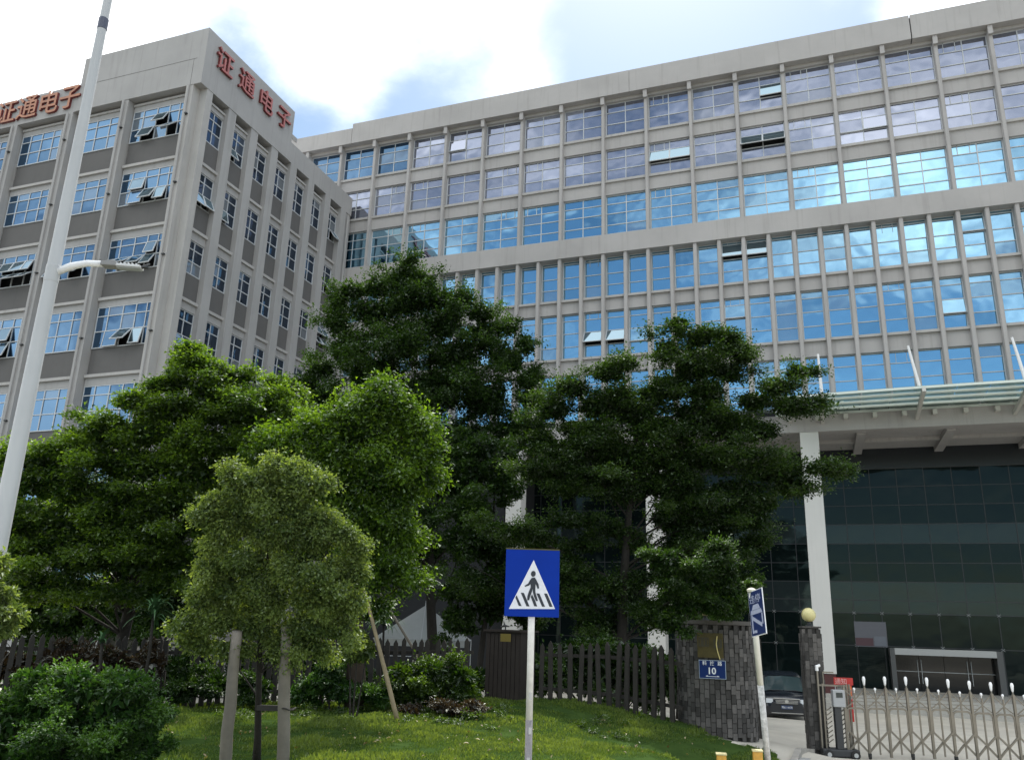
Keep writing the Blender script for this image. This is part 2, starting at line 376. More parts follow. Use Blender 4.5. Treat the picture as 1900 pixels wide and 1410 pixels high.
# hanging poster inside lobby window
mb(MB().box(1.6,3.2,50.93,50.96,2.45,3.75,0).box(1.62,2.5,50.91,50.93,2.5,2.9,1).box(2.55,3.15,50.91,50.93,2.5,3.0,2),'poster',[mat('poster_grey',(.13,.13,.15),.4),mat('poster_red',(.09,.04,.05),.4),mat('poster_pale',(.16,.17,.2),.4)],'grey and red poster behind the lobby glass')
# steps and platform
plat=mb(MB().box(-20,XR,44.0,51.3,-.4,.32),'platform',mat('pale_granite',(.40,.385,.35),.6,var=.08,vscale=3))
for i in range(4):
    mb(MB().box(-.6,XR,43.9-.4*(i+1)+.1*0,44.0-.4*i,-.42,.32-.165*(i+1)),'step',MATS['pale_granite'])
# glass canopy over the entrance
can_gl=mat('green_glass_canopy',(.40,.50,.45),.25,var=.1,vscale=1.2)
t_=can_gl.node_tree; t_.nodes['Principled BSDF'].inputs['Transmission Weight'].default_value=.75; t_.nodes['Principled BSDF'].inputs['Roughness'].default_value=.55; t_.nodes['Principled BSDF'].inputs['IOR'].default_value=1.1
zc=14.05
curve=lambda x: 41.62-.5*math.sin(min(1,max(0,(x+1.6)/22))*math.pi)*1.0
cx0=-1.6; xs=[cx0+1.37*i for i in range(20)]
ny=4
for i in range(len(xs)-1):
    for j in range(ny):
        a=curve(xs[i]);b2=curve(xs[i+1])
        t0=j/ny; t1=(j+1)/ny-.035
        ya0=a+(44.8-a)*t0; ya1=a+(44.8-a)*t1; yb0=b2+(44.8-b2)*t0; yb1=b2+(44.8-b2)*t1
        za=zc+.1*(1-t0); zb=zc+.1*(1-t1)
        q=MB(); X0=xs[i]+.02; X1=xs[i+1]-.02
        q.add([(X0,ya0,za),(X1,yb0,za),(X1,yb1,zb),(X0,ya1,zb),(X0,ya0,za+.03),(X1,yb0,za+.03),(X1,yb1,zb+.03),(X0,ya1,zb+.03)],[(0,3,2,1),(4,5,6,7),(0,1,5,4),(1,2,6,5),(2,3,7,6),(3,0,4,7)])
        mb(q,'canopy_pane',can_gl)
for j in range(ny+1):
    t=j/ny; q=MB()
    for i in range(len(xs)-1):
        a=curve(xs[i]);b2=curve(xs[i+1]); q.bar((xs[i],a+(44.8-a)*t,zc-.05+.1*(1-t)),(xs[i+1],b2+(44.8-b2)*t,zc-.05+.1*(1-t)),.09,.11)
    mb(q,'canopy_rail',mat('pale_green_steel',(.66,.72,.66),.5))
for i in range(19):
    x=xs[i]+.7; big=(i%3==1)
    mb(MB().box(x-.1,x+.1,44.5,44.9,13.62,13.86),'bracket',mat('canopy_bracket',(.55,.54,.5),.6))
for x in (.72,5.15,9.45):
    a=curve(x); mb(MB().bar((x,a-.1,zc-.06),(x,44.9,zc-.5),.16,.22),'canopy_rafter',MATS['canopy_bracket'])
    mb(MB().tube([(x if x<1 else x-.15,a+.15,zc+.1),(x-.03 if x<1 else x-.45,a+.1,zc+2.15)],[.085,.055],10),'canopy_mast',mat('white_mast',(.8,.8,.8),.4))
mb(MB().box(-4.5,XR,44.3,44.9,14.2,14.3),'canopy_flashing',mat('flashing',(.12,.17,.2),.3))
# ------------------------------------------------------------ left wing
s_=.971
def tz(z): return (z-2.9)*s_+2.9
wing=thing('office_wing','grey corner wing with red characters on its parapet, left of the long office block','building',(-28.75,29.44,-.4))
def wb(b,name,m,label=None,**k):
    o=b.build(name,m,wing,(28.75,-29.44,.4),**k)
    if label:o['label']=label
    return o
WX=-28.75; WY=29.44; WLX=-58
WG=mat('wing_grey_paint',(.37,.360,.354),.85,var=.08,vscale=.4,bump=.2,bscale=30,stain=.3)
wb(MB().box(WLX,WX-.62,WY+.95,44.9,-.4,31.0),'wall',CORE,'dark core behind the windows')
zp0=tz(30.6); zp1=tz(34.13); zq=tz(32.43)
XS=-37.35; YS=37.45
wb(MB().box(XS,WX,WY,YS,zp0,zp1),'parapet',WG,'tall corner parapet that carries the sign')
wb(MB().box(WLX,XS-.002,WY+.03,44.7,zp0,zq),'parapet',WG)
wb(MB().box(XS,WX-.03,YS+.002,44.9,zp0,tz(31.95)),'parapet',WG)
wb(MB().box(WX-.06,WX+.02,YS,YS+.5,tz(32.2),tz(32.5)),'ledge',WG)
# thin score lines on the parapet
wb(MB().box(XS+.3,WX-.5,WY-.008,WY-.001,tz(32.26),tz(32.285)).box(WX-.72,WX-.70,WY-.0075,WY-.001,zp0,tz(32.25)),'score_line',mat('score_line_grey',(.16,.16,.15),.9))
tops=[29.55,25.7,21.77,17.98,13.78,9.95,6.1]; bots=[27.57,23.72,19.88,15.75,11.6,7.8,3.6]
fins_=[(-30.6,-30.12),(-35.07,-34.58),(-39.2,-38.66),(-43.5,-42.98),(-47.8,-47.3),(-52.2,-51.7),(-56.5,-56.0)]
fwins=[(fins_[i+1][1]+.06,fins_[i][0]-.06,4,None,kd) for i,kd in enumerate(('big','nar','mid','nar','mid','nar'))]
tzr=lambda z:(z-2.9)*.988+2.9
def gwf(i,j): return G_WING
opw={(0,0):{(1,2):25,(2,1):28,(3,2):45},(0,1):{(1,1):12,(1,2):8,(2,2):28,(3,2):16},(0,2):{(3,1):16,(3,2):30,(1,2):50,(2,2):40},(0,3):{(1,2):6,(2,2):38,(3,2):12},(2,2):{(1,1):24,(2,1):24,(3,1):24,(1,2):50,(2,2):50,(3,2):50},(2,3):{(2,1):14,(2,2):20,(1,2):8},(1,2):{(0,2):30,(2,2):40},(1,4):{(0,2):14}}
fr4=[.2,.5,.79]; fr3=[.18,.56,.9]
for ci,(xa,xb,n,_,kind) in enumerate(fwins):
    xa*=s_; xb*=s_
    for r in range(len(tops)):
        zt,zb=tzr(tops[r]),tzr(bots[r]); us={'big':[.195,.44,.66,.84],'nar':[.16,.42,.70,.88],'mid':[.2,.44,.68,.84]}[kind]
        window(wing,(xa+28.75,WY+.5-29.44,zt+.4),0,xb-xa,zt-zb,us,[.23,.6],G_WING,opens=opw.get((ci,r),{}),bar_w=.048)
        nzt=tzr(tops[r+1]) if r+1<len(tops) else -.2
        zs=zb-1.42*s_
        wb(MB().box(xa,xb,WY+.52,WY+.8,zs,zb-.01),'spandrel',SPAN)
        wb(MB().box(xa,xb,WY+.34,WY+.8,zs-.16,zs-.005),'sill',STONE_L)
        wb(MB().box(xa,xb,WY+.46,WY+.8,nzt,zs-.165),'lintel',WG)
    wb(MB().box(xa,xb,WY+.46,WY+.8,tzr(29.55),tzr(29.83)),'lintel',WG); wb(MB().box(xa,xb,WY+.38,WY+.8,tzr(29.84),tzr(29.97)),'sill',STONE_L)
    wb(MB().box(xa,xb,WY+.6,WY+.9,tzr(29.98),zp0+.3),'spandrel',SPAN)
edges=fins_
for i,(a,b_) in enumerate(edges):
    a*=s_; b_*=s_
    wd=b_-a; wb(MB().box(a,b_,WY+.03,WY+.8,-.4,zp0-.001).box(a+wd*.06,a+wd*.34,WY-.0,WY+.03,-.4,zp0-.001),'pilaster',STONE_L if i==0 else WG)
    px=a+wd*.5
    pp=wb(MB().tube([(px,WY-.06,-.3),(px,WY-.06,zp0-.05)],.045,8),'drainpipe',WG)
    for z in (4,8,12,16,20,24,28): MB().box(px-.02,px+.16,WY-.1,WY+.03,z,z+.06).build('clamp',DARK,pp)
wb(MB().box(-30.12*s_+.002,WX-.02,WY+.55,30.44,-.4,zp0-.001),'pilaster',STONE_L,'broad corner pier')
# side facing the yard
for k in range(8):
    y0=30.46+1.97*k; y1=min(y0+1.34,44.9)
    if k==7: break
    wb(MB().box(WX-.6,WX-.03,y1,y0+1.97,-.4,zp0-.001),'pilaster',WG)
    for r in range(len(tops)):
        zt,zb=(tops[r]-.07-2.9)*.9838+2.9,(bots[r]-2.9)*.9838+2.9; rs=random.Random(k*31+r); op={}
        if rs.random()<.38: op={(rs.choice((0,1)),2):rs.choice((15,25,35))}
        if (k,r)==(0,1): op={(0,2):22,(1,2):25}
        if (k,r)==(6,2) or (k,r)==(6,3): op={(0,2):35,(1,2):40,(0,1):30,(1,1):30}
        window(wing,(WX-.38+28.75,y0-29.44,zt+.4),math.pi/2,y1-y0,zt-zb,[.5],[.25,.62],G_SIDE,opens=op,bar_w=.05)
        zs=zb-1.42*s_
        nzt=(tops[r+1]-.07-2.9)*.9838+2.9 if r+1<len(tops) else -.2
        wb(MB().box(WX-.62,WX-.36,y0,y1,zs,zb-.01),'spandrel',SPAN)
        wb(MB().box(WX-.62,WX-.18,y0,y1,zs-.16,zs-.005),'sill',STONE_L)
        wb(MB().box(WX-.62,WX-.3,y0,y1,nzt,zs-.165),'lintel',WG)
    wb(MB().box(WX-.62,WX-.3,y0,y1,29.04,29.3),'lintel',WG); wb(MB().box(WX-.62,WX-.22,y0,y1,29.31,29.43),'sill',STONE_L)
wb(MB().box(WX-.62,WX-.1,44.2,44.9,-.4,zp0-.001),'pilaster',WG)
dp=wb(MB().tube([(WX+.08,44.35,-.3),(WX+.08,44.35,zp0-.2)],.05,8),'drainpipe',WG)
# ------------------------------------------------------------ lettering
RED=mat('red_sign_face',(.38,.10,.085),.4,var=.25,vscale=2); ORG=mat('orange_sign_face',(.40,.17,.09),.45,var=.25,vscale=2)
REDD=mat('dark_red_sign_side',(.16,.03,.03),.5)
dg=bpy.context.evaluated_depsgraph_get
def text_mesh(txt,size,ext,mats,off=0.,bev=0.):
    cu=bpy.data.curves.new('txt','FONT'); cu.body=txt; cu.size=size; cu.extrude=ext; cu.offset=off; cu.bevel_depth=bev; cu.align_x='CENTER'; cu.align_y='CENTER'; cu.resolution_u=3
    o=bpy.data.objects.new('txt',cu); C.objects.link(o); bpy.context.view_layer.update()
    me=bpy.data.meshes.new_from_object(o.evaluated_get(dg())); bpy.data.objects.remove(o)
    me.materials.clear()
    for x in mats: me.materials.append(x)
    # centre on the glyph's own box
    n=len(me.vertices); a=np.empty(n*3,np.float32); me.vertices.foreach_get('co',a); a=a.reshape(-1,3)
    if n:
        c=(a.max(0)+a.min(0))/2; a[:,:2]-=c[:2]; me.vertices.foreach_set('co',a.ravel())
    if len(mats)>1:
        for p in me.polygons: p.material_index=0 if abs(p.normal.z)>.9 else 1
    return me
def lettering(parent,txt,size,loc,rot,mats,name='character',ext=.01,scale=(1,1,1),off=0.):
    o=bpy.data.objects.new(name,text_mesh(txt,size,ext,mats,off)); C.objects.link(o); o.parent=parent; o.location=loc; o.rotation_euler=rot; o.scale=scale
    return o
sg=thing('wall_lettering','four tall red characters on the side parapet of the corner wing','sign',(WX,33.5,31.3))
for ch,y in zip('证通电子',(30.85,32.75,34.6,36.35)):
    lettering(sg,ch,1.5,(.09,y-33.5,.72),(math.pi/2,0,math.pi/2),[RED,REDD],ext=.07,off=.012,scale=(.95,.98,1))
sg=thing('wall_lettering','four orange-red characters on the low front parapet, partly behind the street lamp pole','sign',(-40.2,WY+.03,30.1))
for ch,x in zip('证通电子',(-42.75,-41.1,-39.42,-37.9)):
    lettering(sg,ch,1.62,(x+40.2,-.07,.68),(math.pi/2,0,0),[ORG,REDD],ext=.07,off=.014)
# ------------------------------------------------------------ terrain
CP=[]
def cp(px,py,d): v=at(px,py,d); CP.append((v.x,v.y,v.z))
for a in ((320,1410,12),(700,1410,12),(1000,1408,12.5),(1200,1402,14.2),(60,1400,12),(300,1316,19.5),(700,1314,19),(500,1315,19.3),(900,1306,19.6),(1020,1302,20),(1120,1315,20),(1200,1332,19.5),(1262,1345,18.9),(1330,1372,18.2),(1400,1380,18.6),(100,1300,17)): cp(*a)
CP+=[(-3,9,.55),(-8,8,.7),(-7,5,.3),(0,7,0),(-12,6,.6),(0,12,.0),(8,10,0),(-1.6,16,.15),(1,16,.05),(8,16,.05),(-.3,20,.18),(4,20,.16),(10,20,.15),(.2,22.8,.2),(4.2,24,.18),(8,24.5,.17),(14,25,.15),(0,30,-.05),(6,30,-.05),(-4,30,0),(14,30,-.05),(0,39,-.4),(8,39,-.4),(-10,39,-.4),(16,39,-.4),(-18,38,-.35),(-14,27,.3),(-22,26,.3),(-6,25,.5),(-28,20,.6),(-24,10,.5),(-40,20,.3),(-40,8,.3),(20,20,.1),(20,10,0),(24,35,-.3),(-3,0,0),(5,0,0),(-15,0,0),(20,0,0),(-35,0,0),(-45,32,0)]
CPA=np.array(CP)
def ground_z(x,y):
    x=np.asarray(x,float);y=np.asarray(y,float)
    d2=(x[...,None]-CPA[:,0])**2+(y[...,None]-CPA[:,1])**2+.25
    w=1/d2**1.6
    return (w*CPA[:,2]).sum(-1)/w.sum(-1)
def gz(x,y): return float(ground_z(x,y))
fl=[at(-250,1300,16.5),at(100,1300,18.2),at(300,1316,20),at(700,1314,20),at(1020,1302,20.6),at(1130,1316,20.4),at(1262,1345,19.0)]
lawn_poly=[(-40,5),(-40,15)]+[(p.x,p.y+.5) for p in fl]+[(-1.9,19.4),(-1.15,20.2),(-.95,18.4),(-1.6,16.2),(-2.2,13),(-1.2,10.2),(-1,9),(-8,5)]
def inpoly(x,y,poly):
    c=False;n=len(poly);j=n-1
    for i in range(n):
        xi,yi=poly[i];xj,yj=poly[j]
        if (yi>y)!=(yj>y) and x<(xj-xi)*(y-yi)/(yj-yi)+xi: c=not c
        j=i
    return c
def sheet(name,x0,x1,y0,y1,st,m,lift,keep=None,**k):
    nx=int((x1-x0)/st)+1; ny=int((y1-y0)/st)+1
    X,Y=np.meshgrid(np.linspace(x0,x1,nx),np.linspace(y0,y1,ny)); Z=ground_z(X,Y)+lift
    vs=np.stack([X,Y,Z],-1).reshape(-1,3).tolist(); fs=[]
    for j in range(ny-1):
        for i in range(nx-1):
            if keep is None or keep((X[j,i]+X[j,i+1])/2,(Y[j,i]+Y[j+1,i])/2):
                a=j*nx+i; fs.append((a,a+1,a+nx+1,a+nx))
    me=bpy.data.meshes.new(name); me.from_pydata(vs,[],fs); me.materials.append(m); me.polygons.foreach_set('use_smooth',[True]*len(fs))
    bm=bmesh.new(); bm.from_mesh(me); bmesh.ops.delete(bm,geom=[v for v in bm.verts if not v.link_faces],context='VERTS'); bm.to_mesh(me); bm.free()
    o=bpy.data.objects.new(name,me); C.objects.link(o); o['kind']='structure'
    for a,b in k.items(): o[a]=b
    return o
CONC=mat('yard_concrete',(.52,.485,.42),.95,spec=.15,var=.14,vscale=.7,bump=.3,bscale=25)
sheet('yard',-30,26,0,45.5,.5,CONC,0)
SOIL=mat('lawn_soil',(.025,.048,.014),1.0,spec=0.0,col2=(.05,.085,.022),vscale=1.2,bump=.6,bscale=30)
lw=sheet('lawn',-36,-.5,4.5,22.5,.3,SOIL,.05,keep=lambda x,y:inpoly(x,y,lawn_poly))
base=MB(); base.add([(-900,-500,-.6),(900,-500,-.6),(900,1200,-.6),(-900,1200,-.6)],[(0,1,2,3)]); base.build('ground',mat('far_ground',(.2,.19,.17),.9,var=.2,vscale=.05),kind='structure')
b=MB(); b.add([(-300,-16,.02),(300,-16,.02),(300,4.2,.02),(-300,4.2,.02)],[(0,1,2,3)]); b.build('road',mat('asphalt',(.055,.055,.057),.9,var=.15,vscale=6,bump=.4,bscale=60),kind='structure')
# kerbs and paving by the gateway
def kerb(pts,w=.14,h=.13):
    b=MB(); 
    for a,c in zip(pts[:-1],pts[1:]):
        d=(Vector(c)-Vector(a)); n=max(1,int(d.length/.8))
        for i in range(n):
            p0=Vector(a)+d*(i/n+.006); p1=Vector(a)+d*((i+1)/n-.006)
            z0=gz(p0.x,p0.y); z1=gz(p1.x,p1.y); b.bar((p0.x,p0.y,z0+h/2-.02),(p1.x,p1.y,z1+h/2-.02),w,h)
    return b.build('kerb',mat('kerb_stone',(.33,.31,.28),.8,var=.12,vscale=5),kind='structure')
kerb([(-.95,18.2),(-.7,20.9),(-.45,22.2)]); 
a=at(1420,1386,18.9);c=at(1535,1400,18.3)
kerb([(-1.2,10),(-1.5,15.9),(-.95,18.2)])
pv=MB()
PAV=mat('grey_paving',(.30,.30,.29),.85,var=.15,vscale=2.5)
for i in range(9):
    for j in range(4):
        x=-.85+i*.42; y=20.0-j*.62-(.1*i*0); z=gz(x,y)+.07
        o=MB().box(0,.40,0,.60,-.06,.02).build('paving_slab',PAV,None,(x,y,z)); o['kind']='structure'
# ------------------------------------------------------------ leaves
def leaf_cloud(name,centres,dirs,size,aspect,m,rng,parent=None,droop=.2,up=.6,tone=None,fold=.25,sz_var=.45,tri=False,**kw):
    """one mesh of small folded leaves; centres (n,3), dirs (n,3) growth directions"""
    n=len(centres)
    d=dirs+rng.normal(0,.55,(n,3)); d[:,2]-=droop; d/=np.linalg.norm(d,axis=1)[:,None]+1e-9
    nr=rng.normal(0,.6,(n,3)); nr[:,2]+=up+.35; nr-=d*(nr*d).sum(1)[:,None]; nr/=np.linalg.norm(nr,axis=1)[:,None]+1e-9
    s=np.cross(d,nr); ln=np.asarray(size)*(1+rng.uniform(-sz_var,sz_var,n))[:,None]; wd=ln*aspect
    base=centres; tip=centres+d*ln-nr*ln*.12; mid=centres+d*ln*.5
    l=mid+s*wd*.5+nr*wd*fold; r=mid-s*wd*.5+nr*wd*fold
    if tri:
        q=base+d*ln*.62+s*wd*rng.choice((-.85,.85),n)[:,None]
        co=np.stack([base,q,tip],1).reshape(-1,3).astype(np.float32); me=bpy.data.meshes.new(name)
        me.vertices.add(3*n); me.vertices.foreach_set('co',co.ravel()); me.loops.add(3*n); me.loops.foreach_set('vertex_index',np.arange(3*n,dtype=np.int32)); me.polygons.add(n)
        me.polygons.foreach_set('loop_start',np.arange(0,3*n,3,dtype=np.int32)); me.polygons.foreach_set('loop_total',np.full(n,3,np.int32))
        at_=me.attributes.new('tone','FLOAT','POINT'); t=(rng.uniform(0,1,n) if tone is None else np.clip(tone+rng.normal(0,.2,n),0,1)); at_.data.foreach_set('value',np.repeat(t,3).astype(np.float32))
        me.materials.append(m); me.update(calc_edges=True); o=bpy.data.objects.new(name,me); C.objects.link(o)
        if parent: o.parent=parent; o.location=-Vector(parent.location)
        for a,b in kw.items(): o[a]=b
        return o
    co=np.stack([base,l,tip,r],1).reshape(-1,3).astype(np.float32)
    me=bpy.data.meshes.new(name); nv=4*n
    me.vertices.add(nv); me.vertices.foreach_set('co',co.ravel())
    i=np.arange(n)*4
    tri=np.stack([i,i+2,i+1,i,i+3,i+2],1).reshape(-1).astype(np.int32)
    me.loops.add(6*n); me.loops.foreach_set('vertex_index',tri); me.polygons.add(2*n)
    me.polygons.foreach_set('loop_start',np.arange(0,6*n,3,dtype=np.int32)); me.polygons.foreach_set('loop_total',np.full(2*n,3,np.int32))
    at_=me.attributes.new('tone','FLOAT','POINT')
    t=(rng.uniform(0,1,n) if tone is None else np.clip(tone+rng.normal(0,.16,n),0,1))
    at_.data.foreach_set('value',np.repeat(t,4).astype(np.float32))
    me.materials.append(m); me.update(calc_edges=True)
    o=bpy.data.objects.new(name,me); C.objects.link(o)
    if parent: o.parent=parent; o.location=-Vector(parent.location)
    for a,b in kw.items(): o[a]=b
    return o
def rdir(rng,n):
    v=rng.normal(0,1,(n,3)); return v/np.linalg.norm(v,axis=1)[:,None]
def crown_points(clumps,total,rng,sub=14,flat=.5,spray=9,spl=.35,view=.5):
    """clumps: (centre, rx, ry(depth), rz). leaves sit on sprays on puffs spread through each clump."""
    vol=np.array([(c[1]*c[3])**1.0 for c in clumps]); vol=vol/vol.sum()
    CC=[];DD=[];TT=[]
    for c,wt in zip(clumps,vol):
        cen=np.array(c[0]); R=np.array([c[1],c[2],c[3]])
        n=int(total*wt); ns=max(6,int(sub*1.7*(c[1]*c[3])**.5/1.2))
        pd=rdir(rng,ns); pd[:,2]*=1; pr=np.clip(np.abs(rng.normal(0,.68,ns)),.1,1.45)[:,None]
        pc=cen+pd*pr*R; psz=(rng.uniform(.12,.40,ns))[:,None]*np.array([R[0],R[1],max(R[2]*.8,R[0]*.25)])
        ptone=rng.uniform(.15,.85,ns)
        nsp=max(1,n//spray); k=rng.integers(0,ns,nsp)
        q=rdir(rng,nsp); q[:,2]=np.where(q[:,2]<-.2,q[:,2]*.5,q[:,2])
        rr=rng.uniform(.0,1,nsp)**.4
        rr=np.where(rng.uniform(0,1,nsp)<.16,rng.uniform(1.0,1.9,nsp),rr)
        q[:,2]=np.where((rr>1)&(rng.uniform(0,1,nsp)<.6),np.abs(q[:,2])*1.4,q[:,2])
        sc=pc[k]+q*rr[:,None]*psz[k]
        out=(sc-cen)/R; out/=np.linalg.norm(out,axis=1)[:,None]+1e-9
        sd=out*.8+q*.6+rng.normal(0,.3,(nsp,3)); sd[:,2]*=flat; sd/=np.linalg.norm(sd,axis=1)[:,None]+1e-9
        t=rng.uniform(-.5,.5,(nsp,spray))
        cp_=sc[:,None,:]+sd[:,None,:]*(t*spl)[:,:,None]+rng.normal(0,spl*.11,(nsp,spray,3))
        side=np.cross(sd,np.array([0,0,1.0])); sgn=np.where(np.arange(spray)%2==0,1,-1)
        ld=sd[:,None,:]*.8+side[:,None,:]*sgn[None,:,None]*.7
        CC.append(cp_.reshape(-1,3)); DD.append(ld.reshape(-1,3)); TT.append(np.repeat(ptone[k],spray))
    return np.concatenate(CC),np.concatenate(DD),np.concatenate(TT)
def core_points(clumps,total,rng):
    vol=np.array([c[1]*c[3] for c in clumps]); vol=vol/vol.sum(); CC=[]
    for c,w in zip(clumps,vol):
        n=max(3,int(total*w)); CC.append(np.array(c[0])+rdir(rng,n)*(rng.uniform(0,1,n)**.5*.6)[:,None]*np.array([c[1],c[2],c[3]*.85]))
    P_=np.concatenate(CC); return P_,rdir(rng,len(P_))
BARK=mat('dark_bark',(.020,.017,.014),.9,var=.3,vscale=8,bump=.8,bscale=30)
BARK2=mat('brown_bark',(.060,.042,.032),.9,var=.25,vscale=6,bump=.8,bscale=30)
def pxc(d,lst,thick=.9):
    """crown clumps measured in the photo: (px,py,rx,ry[,depth shift])"""
    r=[]
    for q in lst:
        dd=d+(q[4] if len(q)>4 else 0); k=dd/F
        r.append((at(q[0],q[1],dd),q[2]*k,max(q[2],q[3])*k*thick,q[3]*k))
    return r
def tree(name,label,base,clumps,total,m,seed,leaf=.11,asp=.45,r0=.2,bark=BARK,trunk_top=None,up=.6,droop=.2,flat=.5,spray=9,spl=.35,sub=14,fill=0,bend=(0,0),limbs=26,group=None,core=1.9,tri=False):
    rng=np.random.default_rng(seed); base=Vector(base)
    t=thing(name,label,'tree',base,0,group)
    cz=max(c[0].z for c in clumps); cx=sum(c[0].x for c in clumps)/len(clumps); cy=sum(c[0].y for c in clumps)/len(clumps)
    top=trunk_top or Vector((cx,cy,base.z+(cz-base.z)*.85))
    pts=[];n=9
    for i in range(n):
        f=i/(n-1); p=base.lerp(top,f)+Vector((math.sin(f*5+seed)*.06*(top.z-base.z)*.12+bend[0]*math.sin(f*math.pi),math.cos(f*4+seed)*.05+bend[1]*math.sin(f*math.pi),0)); pts.append(p-base)
    pts[0].z-=.2
    b=MB().tube(pts,[r0*(1.25 if i==0 else 1)*(1-.8*i/(n-1)) for i in range(n)],12)
    b.build('trunk',bark,t,smooth=True)
    b=MB(); cl=sorted(clumps,key=lambda c:-c[1]*c[3])[:limbs]
    for c in cl:
        tz_=max(.22,min(.93,(c[0].z-base.z)/(top.z-base.z)-.18)); i=tz_*(n-1); a=pts[int(i)].lerp(pts[min(n-1,int(i)+1)],i-int(i))
        e=c[0]-base; mid=a.lerp(e,.5)+Vector((rng.normal(0,.12),rng.normal(0,.12),.05*(e-a).length)); rr=r0*(1-.8*tz_)*.32
        b.tube([a,a.lerp(mid,.5),mid,mid.lerp(e,.6),e],[rr,rr*.8,rr*.6,rr*.42,rr*.2],6,cap=False)
        for _ in range(4):
            q=Vector(rdir(rng,1)[0].tolist()); e2=e+Vector((q.x*c[1]*.8,q.y*c[2]*.8,abs(q.z)*c[3]*.8)); b.tube([mid.lerp(e,.4),mid.lerp(e2,.75),e2],[rr*.35,rr*.22,.008],5,cap=False)
    b.build('branches',bark,t,smooth=True)
    P_,D_,T_=crown_points(clumps,total,rng,sub=sub,flat=flat,spray=spray,spl=spl)
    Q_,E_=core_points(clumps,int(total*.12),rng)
    n1_=len(P_); P_=np.concatenate([P_,Q_]);D_=np.concatenate([D_,E_]);T_=np.concatenate([T_,np.full(len(Q_),.1)])  # inner core leaves get a dark tone: crown shade put into colour
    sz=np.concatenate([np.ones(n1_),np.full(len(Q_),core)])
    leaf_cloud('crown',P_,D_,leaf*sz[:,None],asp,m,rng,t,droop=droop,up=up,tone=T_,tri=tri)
    return t
L_DARK=leafmat('dark_green_leaves',(.010,.026,.006),(.046,.095,.018),.38,.05)
L_LAY=leafmat('layered_tree_leaves',(.010,.026,.006),(.048,.095,.018),.38,.05)
L_MID=leafmat('mid_green_leaves',(.014,.036,.006),(.085,.150,.016),.48,.07)
L_T3=leafmat('left_tree_leaves',(.018,.046,.008),(.125,.210,.026),.5,.07)
L_BRT=leafmat('bright_green_leaves',(.018,.050,.006),(.112,.195,.020),.5,.07)
L_YNG=leafmat('young_tree_leaves',(.058,.096,.030),(.190,.250,.080),.45,.05)
L_BSH=leafmat('hedge_leaves',(.018,.052,.012),(.070,.150,.028),.38,.05)
L_RED=leafmat('brown_red_leaves',(.03,.02,.015),(.06,.04,.025),.3,.1)
# --- tall tree in the middle of the yard
T1=pxc(35,[(757,492,22,24),(738,515,34,26),(775,520,34,30),(700,530,36,28),(655,540,34,22),(628,560,26,26),(815,555,40,34),(760,560,70,34),(855,560,30,28),(890,580,32,28),(690,580,60,34),(625,600,34,34),(820,600,60,40),(900,620,50,34),(945,605,26,28),(975,640,22,30),(740,630,80,50),(650,650,60,40),(595,685,34,26),(845,660,80,50),(940,670,50,40),(985,700,34,36),(700,700,90,60),(560,720,40,26),(600,740,50,40),(800,730,90,60),(900,740,70,50),(990,745,40,34),(650,770,70,50),(540,770,44,34),(750,800,100,60),(860,820,90,60),(950,810,60,50),(700,870,90,60),(820,890,90,60),(920,870,60,44),(560,830,60,50),(760,960,90,50,-1),(880,940,60,34),(860,700,50,40,-1.5),(740,640,60,40,-1.5),(780,1020,70,44),(860,1010,50,44),(920,1010,40,30),(990,800,50,40)])
tree('tall_yard_tree','tallest dark green tree, standing in the yard before the corner of the two buildings',(at(812,1215,34).x,at(812,1215,34).y,gz(at(812,1215,34).x,at(812,1215,34).y)),T1,330000,L_DARK,3,tri=True,leaf=.105,asp=.66,r0=.24,sub=18,spl=.65,flat=.6)
# --- layered tree on the right
b2=at(1140,1230,27)
T2=pxc(27,[(1050,850,60,30),(1130,840,60,34),(1220,850,60,34),(1230,900,60,34),(1170,910,60,30),(1060,905,50,26),(1350,950,60,30),(1240,960,50,30),(1420,860,50,22),(1200,800,50,30),(1100,800,50,26),(1290,770,60,30),(1380,800,60,28),(1150,740,50,26),(1210,735,44,28),(1070,1100,54,34),(1010,1110,44,30),(1100,1160,50,30),(1180,1010,44,20),(1090,1010,40,16),(1160,1110,50,34),(1210,1140,44,34),(1120,1160,50,30),(1040,1060,50,20),(1230,1060,40,30),(1400,1010,40,26),(1360,1080,44,26),(1258,603,26,28),(1300,625,38,30),(1350,632,40,36),(1378,655,22,40),(1235,650,30,30),(1290,680,60,40),(1350,690,45,32),(1250,720,50,30),(1310,730,55,30),(1130,692,45,22),(1165,675,28,16),(1070,720,50,26),(1030,760,50,30),(1110,755,60,34),(1180,770,60,36),(1440,720,38,24),(1478,692,26,18),(1510,690,20,10),(1400,745,50,24),(1470,755,60,22),(1515,748,34,16),(1330,780,80,30),(1240,800,80,30),(1410,800,60,22),(1000,820,50,30),(1090,820,80,34),(1180,850,80,34),(1300,850,90,34),(1400,850,75,16,-1),(1440,880,80,20),(1530,868,55,17,-.5),(1575,872,20,9,-.5),(1470,905,50,24),(1370,910,80,34),(1260,905,80,34),(1010,872,55,26),(1110,885,90,24),(1060,965,70,16),(1150,985,60,14),(960,985,60,16),(1300,960,90,34),(1390,965,60,30),(1420,935,30,20),(1010,1000,50,14),(1130,1085,60,16),(1280,1020,70,34),(1360,1030,55,30),(1300,1085,75,34),(1370,1110,45,26),(1300,1140,70,24),(1090,1090,50,26),(1060,1040,32,20),(1180,1075,50,14),(980,1060,60,34,3),(900,1080,70,44,3),(930,985,60,24,2)],thick=1.0)
